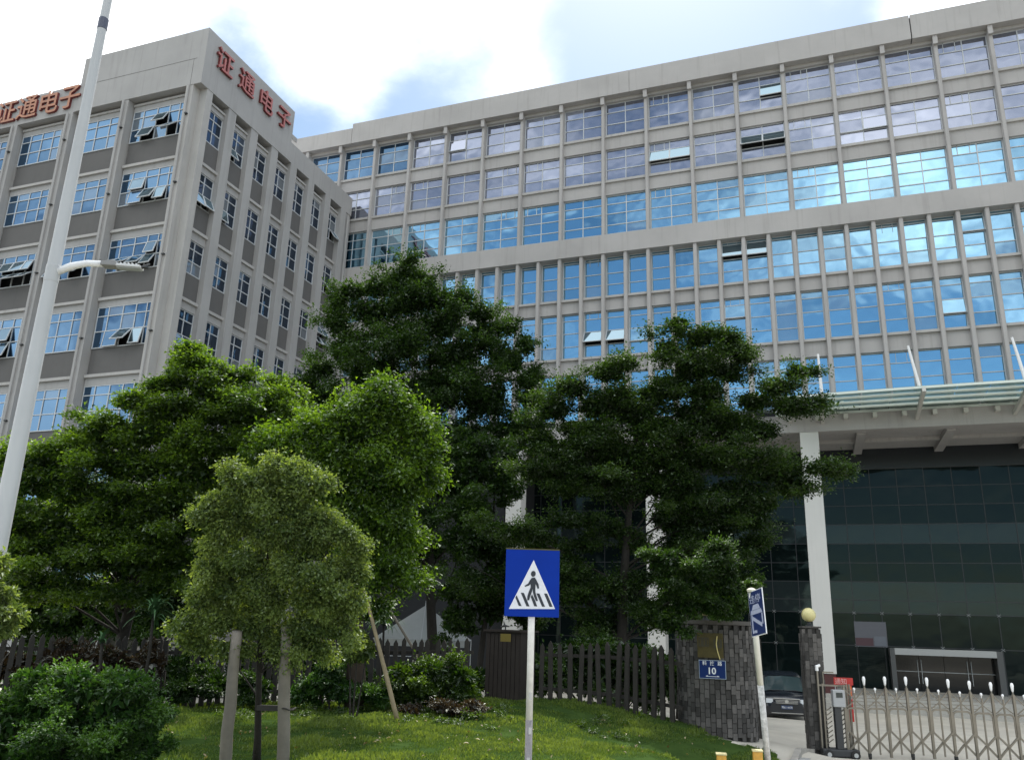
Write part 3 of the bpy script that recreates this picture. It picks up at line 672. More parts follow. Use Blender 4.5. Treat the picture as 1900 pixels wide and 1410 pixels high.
tree('layered_tree','wide dark tree with flat tiers of leaves reaching in front of the white lobby column','b' and (b2.x,b2.y,gz(b2.x,b2.y)),T2,430000,L_LAY,8,tri=True,leaf=.088,asp=.66,r0=.21,up=1.3,flat=.35,sub=14,spl=.62,droop=.05,trunk_top=at(1190,720,27),limbs=30)
# --- layered tree on the left
b3=at(210,1215,21)
EX3=[(300,765,50,26),(390,760,50,30),(480,740,34,28),(520,760,34,28),(440,700,24,20),(160,825,50,20),(230,815,40,22),(330,850,50,30),(430,860,50,30),(500,850,36,30),(95,885,50,24),(180,930,50,30),(280,950,60,34),(120,1000,60,30),(380,960,50,34),(200,1020,60,34),(385,1020,50,34)]
T3=pxc(19.5,[(352,650,21,24),(365,672,40,22),(400,690,33,19),(330,700,34,19),(300,715,32,19),(390,725,57,27),(450,735,38,32),(250,745,43,19),(340,760,66,30),(440,775,57,35),(500,770,38,40),(200,790,57,22),(280,800,66,30),(380,820,66,38),(470,830,57,40),(120,840,57,24),(60,860,52,24),(15,850,28,30),(180,850,66,30),(260,860,66,35),(350,880,66,35),(70,900,57,30),(140,910,66,32),(230,920,76,35),(320,930,57,35),(40,950,57,35),(120,965,66,35),(210,980,76,38),(300,990,57,38),(60,1020,57,38),(150,1035,76,35),(250,1040,76,38),(330,1050,38,35),(50,1080,57,27),(130,1095,66,27),(220,1100,66,24),(290,1095,38,27),(550,800,38,40,2),(530,720,38,30,3),(420,890,57,54,1.5),(440,960,57,54,2)]+EX3,thick=1.1)
tree('layered_tree','broad tree with flat sunlit tiers of leaves between the lamp post and the corner wing',(b3.x,b3.y,gz(b3.x,b3.y)),T3,380000,L_T3,13,tri=True,leaf=.082,asp=.66,r0=.17,up=1.3,flat=.35,sub=15,spl=.5,droop=.05,trunk_top=at(330,740,20),limbs=40)
# --- bright tree with the thick brown trunk
b4=at(662,1292,18.6)
T4=pxc(17.8,[(715,722,26,18),(700,745,36,22),(745,755,34,24),(660,765,34,22),(625,790,36,22),(585,800,30,20),(545,815,34,20),(505,812,20,16),(485,840,18,14),(690,795,50,30),(770,790,36,28),(640,835,50,28),(570,850,46,26),(520,860,26,22),(725,845,54,34),(790,840,26,26),(795,885,20,18),(690,890,60,34),(620,895,50,34),(560,905,40,30),(755,905,30,24),(720,940,54,34),(650,950,50,34),(740,985,40,28),(670,1005,44,30),(720,1045,40,24),(760,1070,26,20),(690,1080,26,20),(700,900,60,40,1.5),(600,960,60,40,1.2),(690,1130,20,18)])
tree('bright_leafed_tree','bright green feathery tree with a thick brown trunk behind the staked young tree',(b4.x,b4.y,gz(b4.x,b4.y)),T4,165000,L_BRT,21,tri=True,leaf=.085,asp=.58,r0=.24,bark=BARK2,up=.7,droop=.3,flat=.7,sub=18,spl=.7,spray=11)
# --- young staked tree in front
b5=at(472,1445,11.6)
T5=pxc(11.4,[(428,882,22,18),(450,895,26,20),(520,862,24,20),(545,880,34,24),(500,900,40,28),(600,892,22,14),(578,905,26,20),(400,925,30,20),(455,935,44,28),(540,935,50,30),(378,960,22,20),(425,975,44,26),(500,985,54,32),(600,965,36,26),(585,1000,44,28),(640,990,24,20),(662,1015,18,14),(395,1010,24,18),(450,1040,48,28),(540,1050,54,34),(620,1055,36,28),(650,1065,22,20),(385,1055,26,22),(420,1090,40,26),(500,1105,50,32),(590,1110,46,32),(650,1120,26,24),(370,1110,24,16),(360,1150,24,18),(405,1150,40,26),(470,1165,48,28),(550,1165,50,28),(620,1165,36,22),(375,1195,22,14),(440,1205,36,14),(520,1212,40,12),(590,1200,30,12),(345,1185,10,8)])
t5=tree('young_street_tree','young olive green tree tied between two pale stakes on the front lawn',(b5.x,b5.y,gz(b5.x,b5.y)),T5,230000,L_YNG,33,tri=True,leaf=.044,asp=.66,r0=.055,up=.45,droop=.45,flat=.7,sub=20,spl=.32,spray=11,trunk_top=at(505,930,11.4))
# --- tree at the left edge, close
T6=pxc(8,[(-5,1050,18,22),(-15,1090,30,26),(5,1130,26,22),(-10,1165,40,24),(30,1140,16,12),(-30,1120,50,60)])
b6=at(-40,1500,8)
tree('edge_street_tree','yellowish green foliage poking in at the left edge beside the lamp post',(b6.x,b6.y,gz(b6.x,b6.y)),T6,16000,L_YNG,41,leaf=.05,asp=.42,r0=.05,up=.4,droop=.4,flat=.7,sub=16,spl=.16,limbs=4)
# --- trees further back that close the gaps
T7=pxc(33,[(560,900,80,60),(640,960,90,60),(560,1010,90,60),(700,1060,70,40),(480,1060,90,60),(600,1110,90,40),(540,820,60,40),(480,920,70,50)])
b7=at(560,1200,33)
tree('background_tree','dark mass of foliage behind the young tree, before the wing',(b7.x,b7.y,gz(b7.x,b7.y)),T7,80000,L_DARK,51,tri=True,leaf=.13,asp=.45,r0=.2,sub=12,spl=.45,limbs=8)
TB=pxc(31,[(870,880,50,34),(930,900,34,30),(890,830,50,34),(1000,1090,44,40),(980,1140,40,34),(1010,1020,44,24),(850,1000,44,40),(860,1090,44,44),(900,1010,50,40),(910,1130,40,40),(850,1150,40,40),(960,1110,40,50),(870,950,50,40),(930,1060,40,40)])
bb=at(890,1200,31)
tree('background_tree','dark low tree behind the brown slatted box',(bb.x,bb.y,gz(bb.x,bb.y)),TB,90000,L_DARK,55,tri=True,leaf=.12,asp=.6,r0=.14,sub=12,spl=.4,limbs=8)
T8=pxc(27.5,[(1280,1010,60,50),(1330,1080,50,60),(1270,1110,50,50),(1250,960,40,40)])
T9=pxc(24,[(120,1170,70,30),(200,1150,60,30),(280,1165,60,30),(350,1150,60,40),(60,1130,60,40),(420,1060,60,50),(20,1060,60,50),(20,980,60,50),(90,940,60,30),(300,930,60,40),(60,1090,70,50),(140,1120,70,44),(230,1080,70,50),(310,1040,60,60),(300,1120,60,50),(380,1090,60,60),(400,1000,60,60),(100,1010,80,50),(200,1000,80,50),(450,1120,60,50),(30,1160,50,30)])
b9=at(300,1200,25)
tree('background_tree','dark low tree filling the space under the left layered tree',(b9.x,b9.y,gz(b9.x,b9.y)),T9,120000,L_DARK,53,tri=True,leaf=.13,asp=.45,r0=.14,sub=12,spl=.4,limbs=8)
TA=pxc(18.6,[(1330,1125,55,22),(1275,1120,45,26),(1375,1118,30,16),(1245,1150,30,24),(1350,1085,45,24),(1290,1075,55,26),(1240,1040,50,30),(1330,1040,60,28)])
ba=at(1262,1330,20.5)
tree('overhanging_tree','dark leafy boughs hanging over the stone drum beside the picket fence',(ba.x,ba.y,gz(ba.x,ba.y)),TA,90000,L_DARK,54,tri=True,leaf=.075,asp=.45,r0=.09,up=1.2,flat=.4,sub=14,spl=.25,limbs=6,trunk_top=at(1270,1080,20.2))
b8=at(1300,1210,27.5)
tree('background_tree','low dark tree behind the stone gate drum',(b8.x,b8.y,gz(b8.x,b8.y)),T8,40000,L_DARK,52,tri=True,leaf=.13,asp=.45,r0=.14,sub=12,spl=.4,limbs=8)
# ------------------------------------------------------------ shrubs
def shrub(name,label,lst,d,n,m,seed,leaf=.05,asp=.5,cat='shrub',up=.5,group=None,base_py=None,thick=.9):
    cl=pxc(d,lst,thick); cx=sum(c[0].x for c in cl)/len(cl); cy=sum(c[0].y for c in cl)/len(cl)
    t=thing(name,label,cat,(cx,cy,gz(cx,cy)),0,group); rng=np.random.default_rng(seed)
    P_,D_,T_=crown_points(cl,n,rng,sub=16,flat=.9,spray=7,spl=leaf*2.6)
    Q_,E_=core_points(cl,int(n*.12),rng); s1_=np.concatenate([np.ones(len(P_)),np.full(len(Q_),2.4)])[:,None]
    P_=np.concatenate([P_,Q_]);D_=np.concatenate([D_,E_]);T_=np.concatenate([T_,np.full(len(Q_),.1)])  # dark tone on core leaves puts the shrub's inner shade into colour
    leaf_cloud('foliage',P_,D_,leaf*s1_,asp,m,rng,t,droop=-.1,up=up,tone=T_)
    b=MB()
    for c in cl[:10]:
        e=c[0]-t.location; b.tube([(e.x*.3,e.y*.3,-.1),(e.x*.7,e.y*.7,e.z*.5),e],[.022,.016,.008],5)
    b.build('stems',BARK,t); return t
shrub('clipped_bush','big rounded dark green bush filling the bottom left corner',[(70,1300,70,55),(150,1275,70,45),(225,1280,60,45),(20,1330,50,60),(120,1340,80,60),(210,1340,70,60),(265,1330,45,55),(80,1400,90,60),(190,1405,90,60),(260,1395,48,55),(0,1400,50,60),(150,1450,120,60),(60,1260,36,24),(250,1265,30,22)],9.6,150000,L_BSH,61,leaf=.042,thick=1.0)
shrub('low_shrub','dense green shrub at the foot of the fence right of the bamboo prop',[(750,1255,50,34),(800,1250,50,34),(850,1258,40,34),(770,1290,60,26),(850,1285,44,26)],18.6,26000,L_MID,62,leaf=.07,group='shrubs along the fence')
shrub('low_shrub','ragged shrub around the foot of the thick brown trunk',[(590,1270,50,26),(640,1280,60,26),(700,1290,40,22),(560,1290,40,22),(610,1240,30,24)],18.2,20000,L_BSH,63,leaf=.065,group='shrubs along the fence')
shrub('low_shrub','dark shrub between the clipped bush and the stakes of the young tree',[(340,1275,40,26),(400,1270,50,30),(470,1275,50,28),(330,1240,26,24)],18.6,18000,L_DARK,64,leaf=.07,group='shrubs along the fence')
shrub('low_shrub','thin shrub of brownish leaves just right of the bamboo prop foot',[(760,1320,36,12),(830,1312,40,12),(880,1308,30,10)],17.6,7000,L_RED,65,leaf=.05,group='shrubs along the fence')
shrub('low_shrub','pale leafy shrub against the thick brown trunk',[(665,1185,22,22),(650,1215,30,18),(680,1210,18,14)],17.4,8000,L_YNG,66,leaf=.06,group='shrubs along the fence')
shrub('overgrown_hedge','brownish overgrown hedge leaning on the left end of the picket fence',[(20,1235,60,34),(110,1230,60,34),(200,1225,60,34),(280,1235,40,34),(60,1270,70,30),(150,1260,70,26)],18.6,26000,L_RED,67,leaf=.08,cat='hedge')
def spiky(name,label,px,py,d,n,ln,seed,m):
    rng=random.Random(seed); c=at(px,py,d); g=gz(c.x,c.y); t=thing(name,label,'plant',(c.x,c.y,g)); h=c.z-g
    MB().tube([(0,0,-.1),(.05,0,h*.6),(0,0,h)],[.035,.03,.028],8).build('stem',BARK,t,smooth=True)
    bl=None
    for i in range(n):
        a=rng.uniform(0,2*math.pi); e=rng.uniform(-.1,1.3); L_=ln*rng.uniform(.7,1.1); w=.045; b=MB(); vs=[]
        side=Vector((-math.sin(a),math.cos(a),0)); p=Vector((0,0,h+rng.uniform(-.15,.1)))
        for k in range(6):
            ee=e-k*.3; ww=w*(1-k/5.2); vs+=[p-side*ww,p+side*ww]; p=p+Vector((math.cos(a)*math.cos(ee),math.sin(a)*math.cos(ee),math.sin(ee)))*L_/5
        b.add(vs,[(2*k,2*k+1,2*k+3,2*k+2) for k in range(5)]).build('leaf',m,t)
    return t
SPK=mat('strap_leaf_green',(.05,.11,.045),.45,var=.3,vscale=3)
spiky('spiky_plant','tall plant with a head of long strap leaves beside the young tree',285,1135,17.5,60,.75,7,SPK)
spiky('spiky_plant','dark plant with narrow strap leaves between the props and the white tent',712,1150,21.5,45,.7,9,SPK)
spiky('spiky_plant','low spiky plant behind the bush in front of the white wall corner',190,1185,17.0,16,.35,11,SPK)
# grass blades
rng=np.random.default_rng(9)
n=230000
gx_=rng.uniform(-16,-.6,n); gy_=rng.uniform(9,22,n)
pa=np.array(lawn_poly)
def inp(x,y):
    c=np.zeros(len(x),bool); j=len(pa)-1
    for i in range(len(pa)):
        xi,yi=pa[i];xj,yj=pa[j]; k=((yi>y)!=(yj>y))&(x<(xj-xi)*(y-yi)/(yj-yi+1e-12)+xi); c^=k; j=i
    return c
k=inp(gx_,gy_); gx_=gx_[k]; gy_=gy_[k]
gzz=ground_z(gx_,gy_)+.045
from mathutils import noise as mn
patch=np.array([mn.noise((x*.55,y*.55,3))+.6*mn.noise((x*2.3,y*2.3,7)) for x,y in zip(gx_.tolist(),gy_.tolist())])
kp=patch>-.42; gx_=gx_[kp];gy_=gy_[kp];gzz=gzz[kp];patch=patch[kp]
hh=np.clip(.75+patch*1.2,.35,1.7)[:,None]
P_=np.stack([gx_,gy_,gzz],-1); D_=np.zeros_like(P_); D_[:,2]=1.6
L_GRS=leafmat('grass_blades',(.034,.072,.016),(.135,.185,.050),.4,.03)
g=leaf_cloud('grass',P_,D_,.075*hh,.26,L_GRS,rng,None,droop=0,up=0,tri=True,tone=np.clip(.5+patch*1.1,0,1),kind='stuff'); g['label']='short sunlit grass with weedy tufts covering the front lawn'; g['category']='grass'
nl=260; lx_=rng.uniform(-12,-1,nl); ly_=rng.uniform(10,19,nl); kk=inp(lx_,ly_); lx_=lx_[kk]; ly_=ly_[kk]
fl_=leaf_cloud('fallen_leaves',np.stack([lx_,ly_,ground_z(lx_,ly_)+.11],-1),rdir(rng,len(lx_))*np.array([1,1,.1]),.07,.5,leafmat('fallen_leaf_tan',(.12,.07,.03),(.32,.26,.14),.2,.05),rng,None,up=2,kind='stuff'); fl_['label']='scattered tan fallen leaves lying on the lawn'; fl_['category']='fallen leaves'
# weeds on the lawn edge
cl=[]
for _ in range(60):
    px=rng.uniform(330,1180); c=at(px,rng.uniform(1318,1345),rng.uniform(16.5,18.5)); c.z=gz(c.x,c.y)+.08; cl.append((c,rng.uniform(.12,.35),.25,rng.uniform(.06,.16)))
for _ in range(14):
    c=at(rng.uniform(1020,1280),rng.uniform(1340,1400),15.5); c.z=gz(c.x,c.y)+.05; cl.append((c,.2,.2,.06))
P_,D_,T_=crown_points(cl,18000,rng,sub=8,flat=1,spray=6,spl=.12)
w=leaf_cloud('weeds',P_,D_,.05,.4,L_MID,rng,None,up=.5,tone=T_,kind='stuff'); w['label']='low weeds growing along the top edge of the lawn'; w['category']='weeds'
# ------------------------------------------------------------ picket fence
PKT=mat('grey_concrete_picket',(.028,.025,.022),.9,var=.2,vscale=5,bump=.4,bscale=20)
def picket_mesh(h,w=.11,t=.07):
    key=('pk',round(h,2),w)
    if key not in PC: PC[key]=MB().prism([(-w/2,-.3),(w/2,-.3),(w/2,h-.1),(0,h),(-w/2,h-.1)],-t/2,t/2).mesh('picket',PKT)
    return PC[key]
def fence(label,pts,hgt,step,tops=None):
    p0=Vector(pts[0]); f=thing('picket_fence',label,'fence',(p0.x,p0.y,gz(p0.x,p0.y)))
    for a,c in zip(pts[:-1],pts[1:]):
        a=Vector(a);c=Vector(c); n=max(1,int(round((c-a).length/step))); ang=math.atan2(c.y-a.y,c.x-a.x)
        for i in range(n):
            p=a.lerp(c,i/n); z=gz(p.x,p.y); h=p.z-z
            o=put(picket_mesh(round(h*10)/10),'picket',f,(p.x-f.location.x,p.y-f.location.y,z-f.location.z+(h-round(h*10)/10)+rw.uniform(-.03,.03)),ang+rw.uniform(-.12,.12)); o.rotation_euler[1]=rw.gauss(0,.022)
        b=MB()
        for fr_ in (.22,.78):
            za=gz(a.x,a.y);zc_=gz(c.x,c.y); q0=Vector((a.x,a.y,za+(a.z-za)*fr_)); q1=Vector((c.x,c.y,zc_+(c.z-zc_)*fr_)); nrm_=Vector((-(c-a).y,(c-a).x,0)).normalized()*.06
            b.bar(q0+nrm_-f.location,q1+nrm_-f.location,.05,.08)
        b.build('rail',PKT,f)
    return f
shrub('yard_hedge','dark clipped hedge in the yard behind the right run of pickets',[(1040,1250,60,54),(1120,1250,60,54),(1200,1260,60,54),(1250,1270,30,50),(1000,1250,40,50),(1080,1205,50,24),(1170,1210,40,22)],23,40000,L_DARK,71,leaf=.1,cat='hedge')
shrub('yard_hedge','dark hedge in the yard behind the left run of pickets, under the trees',[(90,1240,80,50),(220,1240,80,50),(350,1240,80,50),(480,1240,80,50),(600,1245,70,46),(700,1265,60,34),(800,1268,60,32),(870,1268,50,32)],23,40000,L_DARK,72,leaf=.1,cat='hedge')
fence('left run of dark concrete pickets behind the clipped bush and trees',[at(-120,1172,17.6),at(80,1178,18.6),at(300,1182,20),at(520,1182,20.2),at(880,1184,20.2)],1.4,.19)
fence('right run of dark concrete pickets between the brown sentry box and the stone drum',[at(1005,1190,20.7),at(1130,1192,20.5),at(1262,1200,19.4)],1.4,.235)
for px,py,d in ((1000,1185,20.9),):
    pass
# finials behind right fence (second row of shorter posts)
# brown box between the runs
c=at(945,1300,20.4); bx=thing('sentry_box','dark brown slatted box between the two runs of picket fence','box',(c.x,c.y,gz(c.x,c.y)),R_(-12))
BRN=mat('dark_brown_timber',(.022,.016,.014),.8,var=.25,vscale=6)
hb=at(945,1172,20.4).z-c.z+.02
MB().box(-.5,.5,-.35,.35,-.3,hb).build('body',BRN,bx)
for i in range(8): MB().box(-.49+i*.123,-.49+i*.123+.105,-.372,-.351,-.25,hb-.06).build('board',BRN,bx)
MB().box(-.56,.56,-.42,.42,hb,hb+.05).build('lid',BRN,bx)
q=at(952,1183,20.0); MB().box(-.14,.14,-.012,.012,-.09,.09).build('plaque',mat('dull_yellow',(.16,.12,.02),.6),bx,(Vector(q)-bx.location)[:])
# small bird-like finial
q=at(938,1158,20.4); o=thing('finial','small black metal ornament on top of the brown slatted box','ornament',(q.x,q.y,c.z+hb+.05+(gz(c.x,c.y)-c.z)))
MB().tube([(0,0,0),(0,0,.12)],.018,6).tube([(-.12,0,.06),(-.02,0,.1),(.1,0,.08)],[.015,.035,.012],6).tube([(-.02,0,.1),(-.05,0,.2)],[.03,.012],6).build('figure',DARK,o)
# ------------------------------------------------------------ stone gate drum
TIL=[mat('grey_stone_a',(.066,.062,.059),.85,var=.2,vscale=9,bump=.5,bscale=40),mat('grey_stone_b',(.105,.098,.093),.85,var=.2,vscale=9,bump=.5,bscale=40),mat('grey_stone_c',(.036,.034,.032),.85,var=.2,vscale=9,bump=.5,bscale=40)]
c=at(1334,1372,19.3); Rd=.86; zt_=at(1334,1158,18.6).z
dz=gz(c.x,c.y)-.1; dr=thing('stone_gate_drum','round wall end clad in upright grey stone tiles, carrying the house number','wall',(c.x,c.y,dz)); H=zt_-dz
b=MB().lathe([(0,-.4),(Rd-.03,-.4),(Rd-.03,H),(0,H)],40).build('core',TIL[2],dr)
MB().lathe([(0,H),(Rd+.05,H),(Rd+.05,H+.09),(0,H+.09)],40).build('coping',mat('dark_coping',(.07,.065,.06),.8),dr)
tm={}
def tile(parent,w,h,loc,rz,k):
    key=(round(w,3),round(h,3),k)
    if key not in tm: tm[key]=MB().box(-w/2,w/2,-.035,.03,0,h).mesh('tile',TIL[k])
    return put(tm[key],'tile',parent,loc,rz)
nt_=48; wt=2*math.pi*Rd/nt_; hT=.2; rt=random.Random(4)
for i in range(nt_):
    a=2*math.pi*i/nt_; 
    if math.sin(a)>.35: continue           # back, towards the yard, is plain core
    for j in range(int(H/hT)):
        z=j*hT+(.1 if i%2 else 0)
        if z+hT>H: continue
        p=rt.uniform(0,.03)
        tile(dr,wt*.93,hT-.012,((Rd+p)*math.cos(a),(Rd+p)*math.sin(a),z),a+math.pi/2,rt.choice((0,0,1,2)))
# plates on the drum
va=math.atan2(-c.y,-c.x)
def on_drum(px,py):
    p=at(px,py,18.45); d=Vector((p.x-c.x,p.y-c.y)); a=math.atan2(d.y,d.x)
    return Vector((c.x+(Rd+.085)*math.cos(a),c.y+(Rd+.085)*math.sin(a),p.z)),a+math.pi/2
BLU=mat('sign_blue',(.0015,.026,.26),.6,spec=.12,var=.06,vscale=4); WHT=mat('sign_white',(.78,.79,.82),.4,var=.04,vscale=8); SLV=mat('sign_edge_silver',(.35,.42,.5),.4)
BLUH=mat('plate_enamel_blue',(.004,.022,.115),.5,spec=.2)
pos,rz=on_drum(1318,1243)
sgn=thing('house_number_plate','blue enamel house number plate reading 10 on the stone drum','sign',pos,rz)
MB().box(-.3,.3,-.012,.0,-.2,.2,1).box(-.288,.288,-.016,-.012,-.188,.188,0).build('plate',[BLUH,SLV],sgn,bevel=.003)
lettering(sgn,'10',.2,(.0,-.019,-.03),(math.pi/2,0,0),[WHT],'number',.002,off=.004)
for ch,x in zip('科技路',(-.17,0,.17)): lettering(sgn,ch,.1,(x,-.019,.135),(math.pi/2,0,0),[WHT],'character',.002,off=.001)
MB().box(-.15,.15,-.018,-.0165,-.155,-.145).box(-.14,-.1,-.018,-.0165,-.142,-.132).box(.1,.14,-.018,-.0165,-.142,-.132).build('small_print',WHT,sgn)
pos,rz=on_drum(1314,1200)
BRS=mat('tarnished_brass',(.075,.058,.018),.45,metal=.5,var=.3,vscale=8)
pl=thing('brass_name_plate','tarnished brass name plate above the blue number plate on the stone drum','sign',pos,rz)
MB().box(-.31,.27,-.015,0,-.24,.3).build('plate',BRS,pl)
MB().box(-.28,-.05,-.03,-.0151,.0,.2).box(.06,.24,-.03,-.0151,-.02,.17).build('raised_panel',mat('dark_brass',(.04,.035,.02),.5),pl)
for x in (-.24,-.15,-.08,.1,.19): MB().box(x-.012,x+.012,-.04,-.0301,.03,.17).build('character_stroke',BRS,pl)
pw=[on_drum(1334,1180)[0],on_drum(1331,1195)[0],on_drum(1334,1208)[0],on_drum(1341,1224)[0]]
cb=thing('yellow_cable','thin yellow cable hanging over the brass plate on the stone drum','cable',pw[0]); off=Vector((math.cos(rz-math.pi/2),math.sin(rz-math.pi/2),0))*.06
MB().tube([p-pw[0]+off for p in pw],[.012]*4,6).build('wire',mat('yellow_plastic',(.6,.5,.2),.5),cb)
# lamp globes
GLOB=mat('cream_globe',(.62,.56,.27),.35)
def globe(label,p,r=.17):
    o=thing('globe_lamp',label,'lamp',p); MB().lathe([(.0,0),(.09,0),(.09,.03),(.05,.05),(.05,.1),(.08,.11),(0,.11)],16).build('collar',DARK,o)
    prof=[(r*math.sin(math.pi*i/14),.1+r-r*math.cos(math.pi*i/14)) for i in range(15)]; MB().lathe(prof,24).build('globe',GLOB,o,smooth=True)
# stone pillar
c=at(1518,1395,19.7); g0=gz(c.x,c.y)+.02; zt_=at(1496,1163,19.7).z; PL=thing('stone_pillar','slim square pillar clad in staggered grey stone with a globe lamp on top','pillar',(c.x,c.y,g0),R_(14)); H=zt_-g0; hw=.205
MB().box(-hw+.03,hw-.03,-hw+.03,hw-.03,-.2,H-.01).build('core',TIL[2],PL)
MB().box(-hw-.02,hw+.02,-hw-.02,hw+.02,H-.01,H+.03).build('cap',TIL[0],PL)
for side in range(4):
    if side==2: continue
    a=side*math.pi/2
    for i in range(4):
        u=-hw+hw/4+i*hw/2+.0
        for j in range(int(H/.21)):
            z=j*.21+(.105 if i%2 else 0)
            if z+.2>H: continue
            p=rt.uniform(0,.02); lx=u*math.cos(a)+(hw+p-.03)*math.sin(a); ly=u*math.sin(a)-(hw+p-.03)*math.cos(a)
            tile(PL,hw/2-.006,.2,(lx,ly,z),a,rt.choice((0,0,0,1,2)))
globe('cream globe lamp on top of the slim stone pillar',(c.x,c.y,g0+H+.03))
q=at(1298,1150,18.9); globe('cream globe lamp in shade on top of the round stone drum',(q.x,dr.location.y-.3,dr.location.z+(at(1334,1158,18.6).z-dz)+.09),.13)
# dark slatted screen right of the drum, beside the driveway
c0=at(1362,1180,19.6); c1=at(1408,1185,20.6)
sc=thing('slatted_screen','dark vertical slatted screen between the stone drum and the leaning blue sign','screen',(c0.x,c0.y,gz(c0.x,c0.y)))
for i in range(11):
    p=Vector(c0).lerp(Vector(c1),i/10); z=gz(p.x,p.y); MB().box(-.03,.03,-.04,.04,-.2,p.z-z).build('slat',PKT,sc,(p.x-c0.x,p.y-c0.y,z-gz(c0.x,c0.y)),.6)
MB().bar((0,0,1.9),(c1.x-c0.x,c1.y-c0.y,1.9),.05,.08).bar((0,0,.5),(c1.x-c0.x,c1.y-c0.y,.5),.05,.08).build('rail',PKT,sc)
# ------------------------------------------------------------ retractable gate
STL=mat('gate_steel',(.20,.18,.15),.4,metal=.55,var=.15,vscale=4); TIP=mat('white_spike_tip',(.85,.85,.86),.35)
gA=Vector((.72,22.48,0)); dirn=Vector((4.04-.87,23.46-22.51,0)).normalized(); st=.485
GT=thing('retractable_gate','stainless steel folding gate with white-tipped spikes across the driveway','gate',(gA.x,gA.y,.2),math.atan2(dirn.y,dirn.x))
def gp(name,b,x,m=STL,**k): return b.build(name,m,GT,(x,0,gz(*(gA+dirn*x).xy[:])-.2),**k)
gm={}
def gput(name,mk,x,mats=STL,smooth=False):
    if name not in gm: gm[name]=mk().mesh(name,mats,smooth)
    p=gA+dirn*x; return put(gm[name],name,GT,(x,0,gz(p.x,p.y)-.2))
def cell():
    b=MB(); w=st; r=.10; n=5
    # rounded upside-down U frame between uprights
    pts=[(.035,0,.62)]+[(.035,0,1.0)]+[(.035+r-r*math.cos(t),0,1.0+r*math.sin(t)) for t in [math.pi/2*i/n for i in range(1,n+1)]]
    pts+= [(w-.035-r+r*math.sin(t),0,1.0+r*math.cos(t)) for t in [math.pi/2*i/n for i in range(0,n+1)]]+[(w-.035,0,.62)]
    for a,c in zip(pts[:-1],pts[1:]): b.bar(a,c,.042,.03,up=(0,1,0))
    return b
def brace():
    b=MB(); w=st
    b.bar((0.02,-.02,.62),(w/2,-.02,.40),.040); b.bar((w-.02,-.02,.62),(w/2,-.02,.40),.040)
    b.bar((w/2,.02,.40),(.02,.02,.16),.04); b.bar((w/2,.02,.40),(w-.02,.02,.16),.04); return b
def brace_up():
    b=MB(); w=st
    b.bar((.02,-.02,1.50),(w/2,-.02,1.28),.022); b.bar((w-.02,.02,1.50),(w/2,.02,1.28),.022); b.bar((w/2,-.02,1.28),(.04,-.02,1.12),.022); b.bar((w/2,.02,1.28),(w-.04,.02,1.12),.022); return b
def upright(): return MB().box(-.026,.026,-.03,.03,.04,1.55).tube([(0,0,1.55),(0,0,1.62)],[.022,.014],8)
def spike(): return MB().tube([(0,0,1.60),(0,0,1.64),(.0,0,1.75),(0,0,1.80),(0,0,1.81)],[.014,.026,.040,.028,.004],8)
def midpost(): return MB().box(-.017,.017,-.012,.012,.10,1.44)
def ball(): return MB().lathe([(.0,1.44),(.014,1.44),(.014,1.49),(.028,1.51),(.028,1.54),(.0,1.56)],10)
def wheel(): return MB().tube([(-.02,0,.05),(.02,0,.05)],.055,14).box(-.03,.03,-.04,.04,.05,.13)
for i in range(-1,13):
    x=(i+.0)*st+.10
    if i>=0: gput('spike',spike,x,TIP,True)
    gput('upright',upright,x)
    if i<12:
        gput('arch_frame',cell,x); gput('lower_brace',brace,x)
        gput('upper_brace',brace_up,x)
        gput('middle_post',midpost,x+st/2); gput('finial_tip',ball,x+st/2,TIP,True)
    if i%2==0: gput('wheel',wheel,x,mat('black_rubber',(.02,.02,.02),.7))
# horizontal wires seen through the far-left cells of the folding gate
for z in (1.18,1.26,1.34,1.42,1.5): MB().bar((-.3,.05,z),(2.7,.05,z),.012).build('wire_rail',STL,GT)
# gate drive unit
GM=thing('gate_motor_unit','upright end unit of the folding gate with a grey control box on a dark post','gate motor',(.15,22.45,gz(.15,22.45)),math.atan2(dirn.y,dirn.x))
x0=-.42
MB().box(-.42,.42,-.22,.22,.03,.2).build('chassis',DARK,GM,bevel=.03)
for x in (-.3,.3):
    w_=MB().tube([(x,-.27,.09),(x,-.2,.09)],.1,18).build('wheel',mat('black_rubber',(.02,.02,.02),.7),GM); MB().tube([(x,-.28,.09),(x,-.271,.09)],.05,14).build('hub',ALU_D,w_)
MB().box(-.09,.07,-.2,-.05,.2,1.12).build('drive_post',DARK,GM,bevel=.01)
cbx=MB().box(-.12,.16,-.25,-.08,1.12,1.5).build('control_box',mat('grey_control_box',(.36,.37,.38),.5),GM,bevel=.015)
MB().box(-.05,.10,-.256,-.251,1.33,1.44).build('display',mat('dark_display',(.03,.04,.04),.2),cbx)
for x in (-.38,-.28,.28,.34): MB().box(x-.018,x+.018,-.03,.03,.2,1.62 if x>-.3 else 1.95).build('end_post',STL,GM)
for j in range(9):
    z=.3+j*.1
    if j<8: MB().bar((-.26,-.04,z),(-.12,-.04,z+.1),.02).bar((.09,-.04,z),(.26,-.04,z+.12),.02).build('diagonal_slat',STL,GM)
MB().box(-.4,.3,-.02,.02,1.56,1.6).build('top_bar',STL,GM); MB().box(-.26,-.0,-.02,.02,1.86,1.89).box(-.26,-.24,-.02,.02,1.6,1.86).build('loop_bar',STL,GM)
q=MB().tube([(-.38,0,1.9),(-.38,0,2.0),(-.3,0,2.03)],[.04,.045,.03],10).build('warning_lamp',TIP,GM)
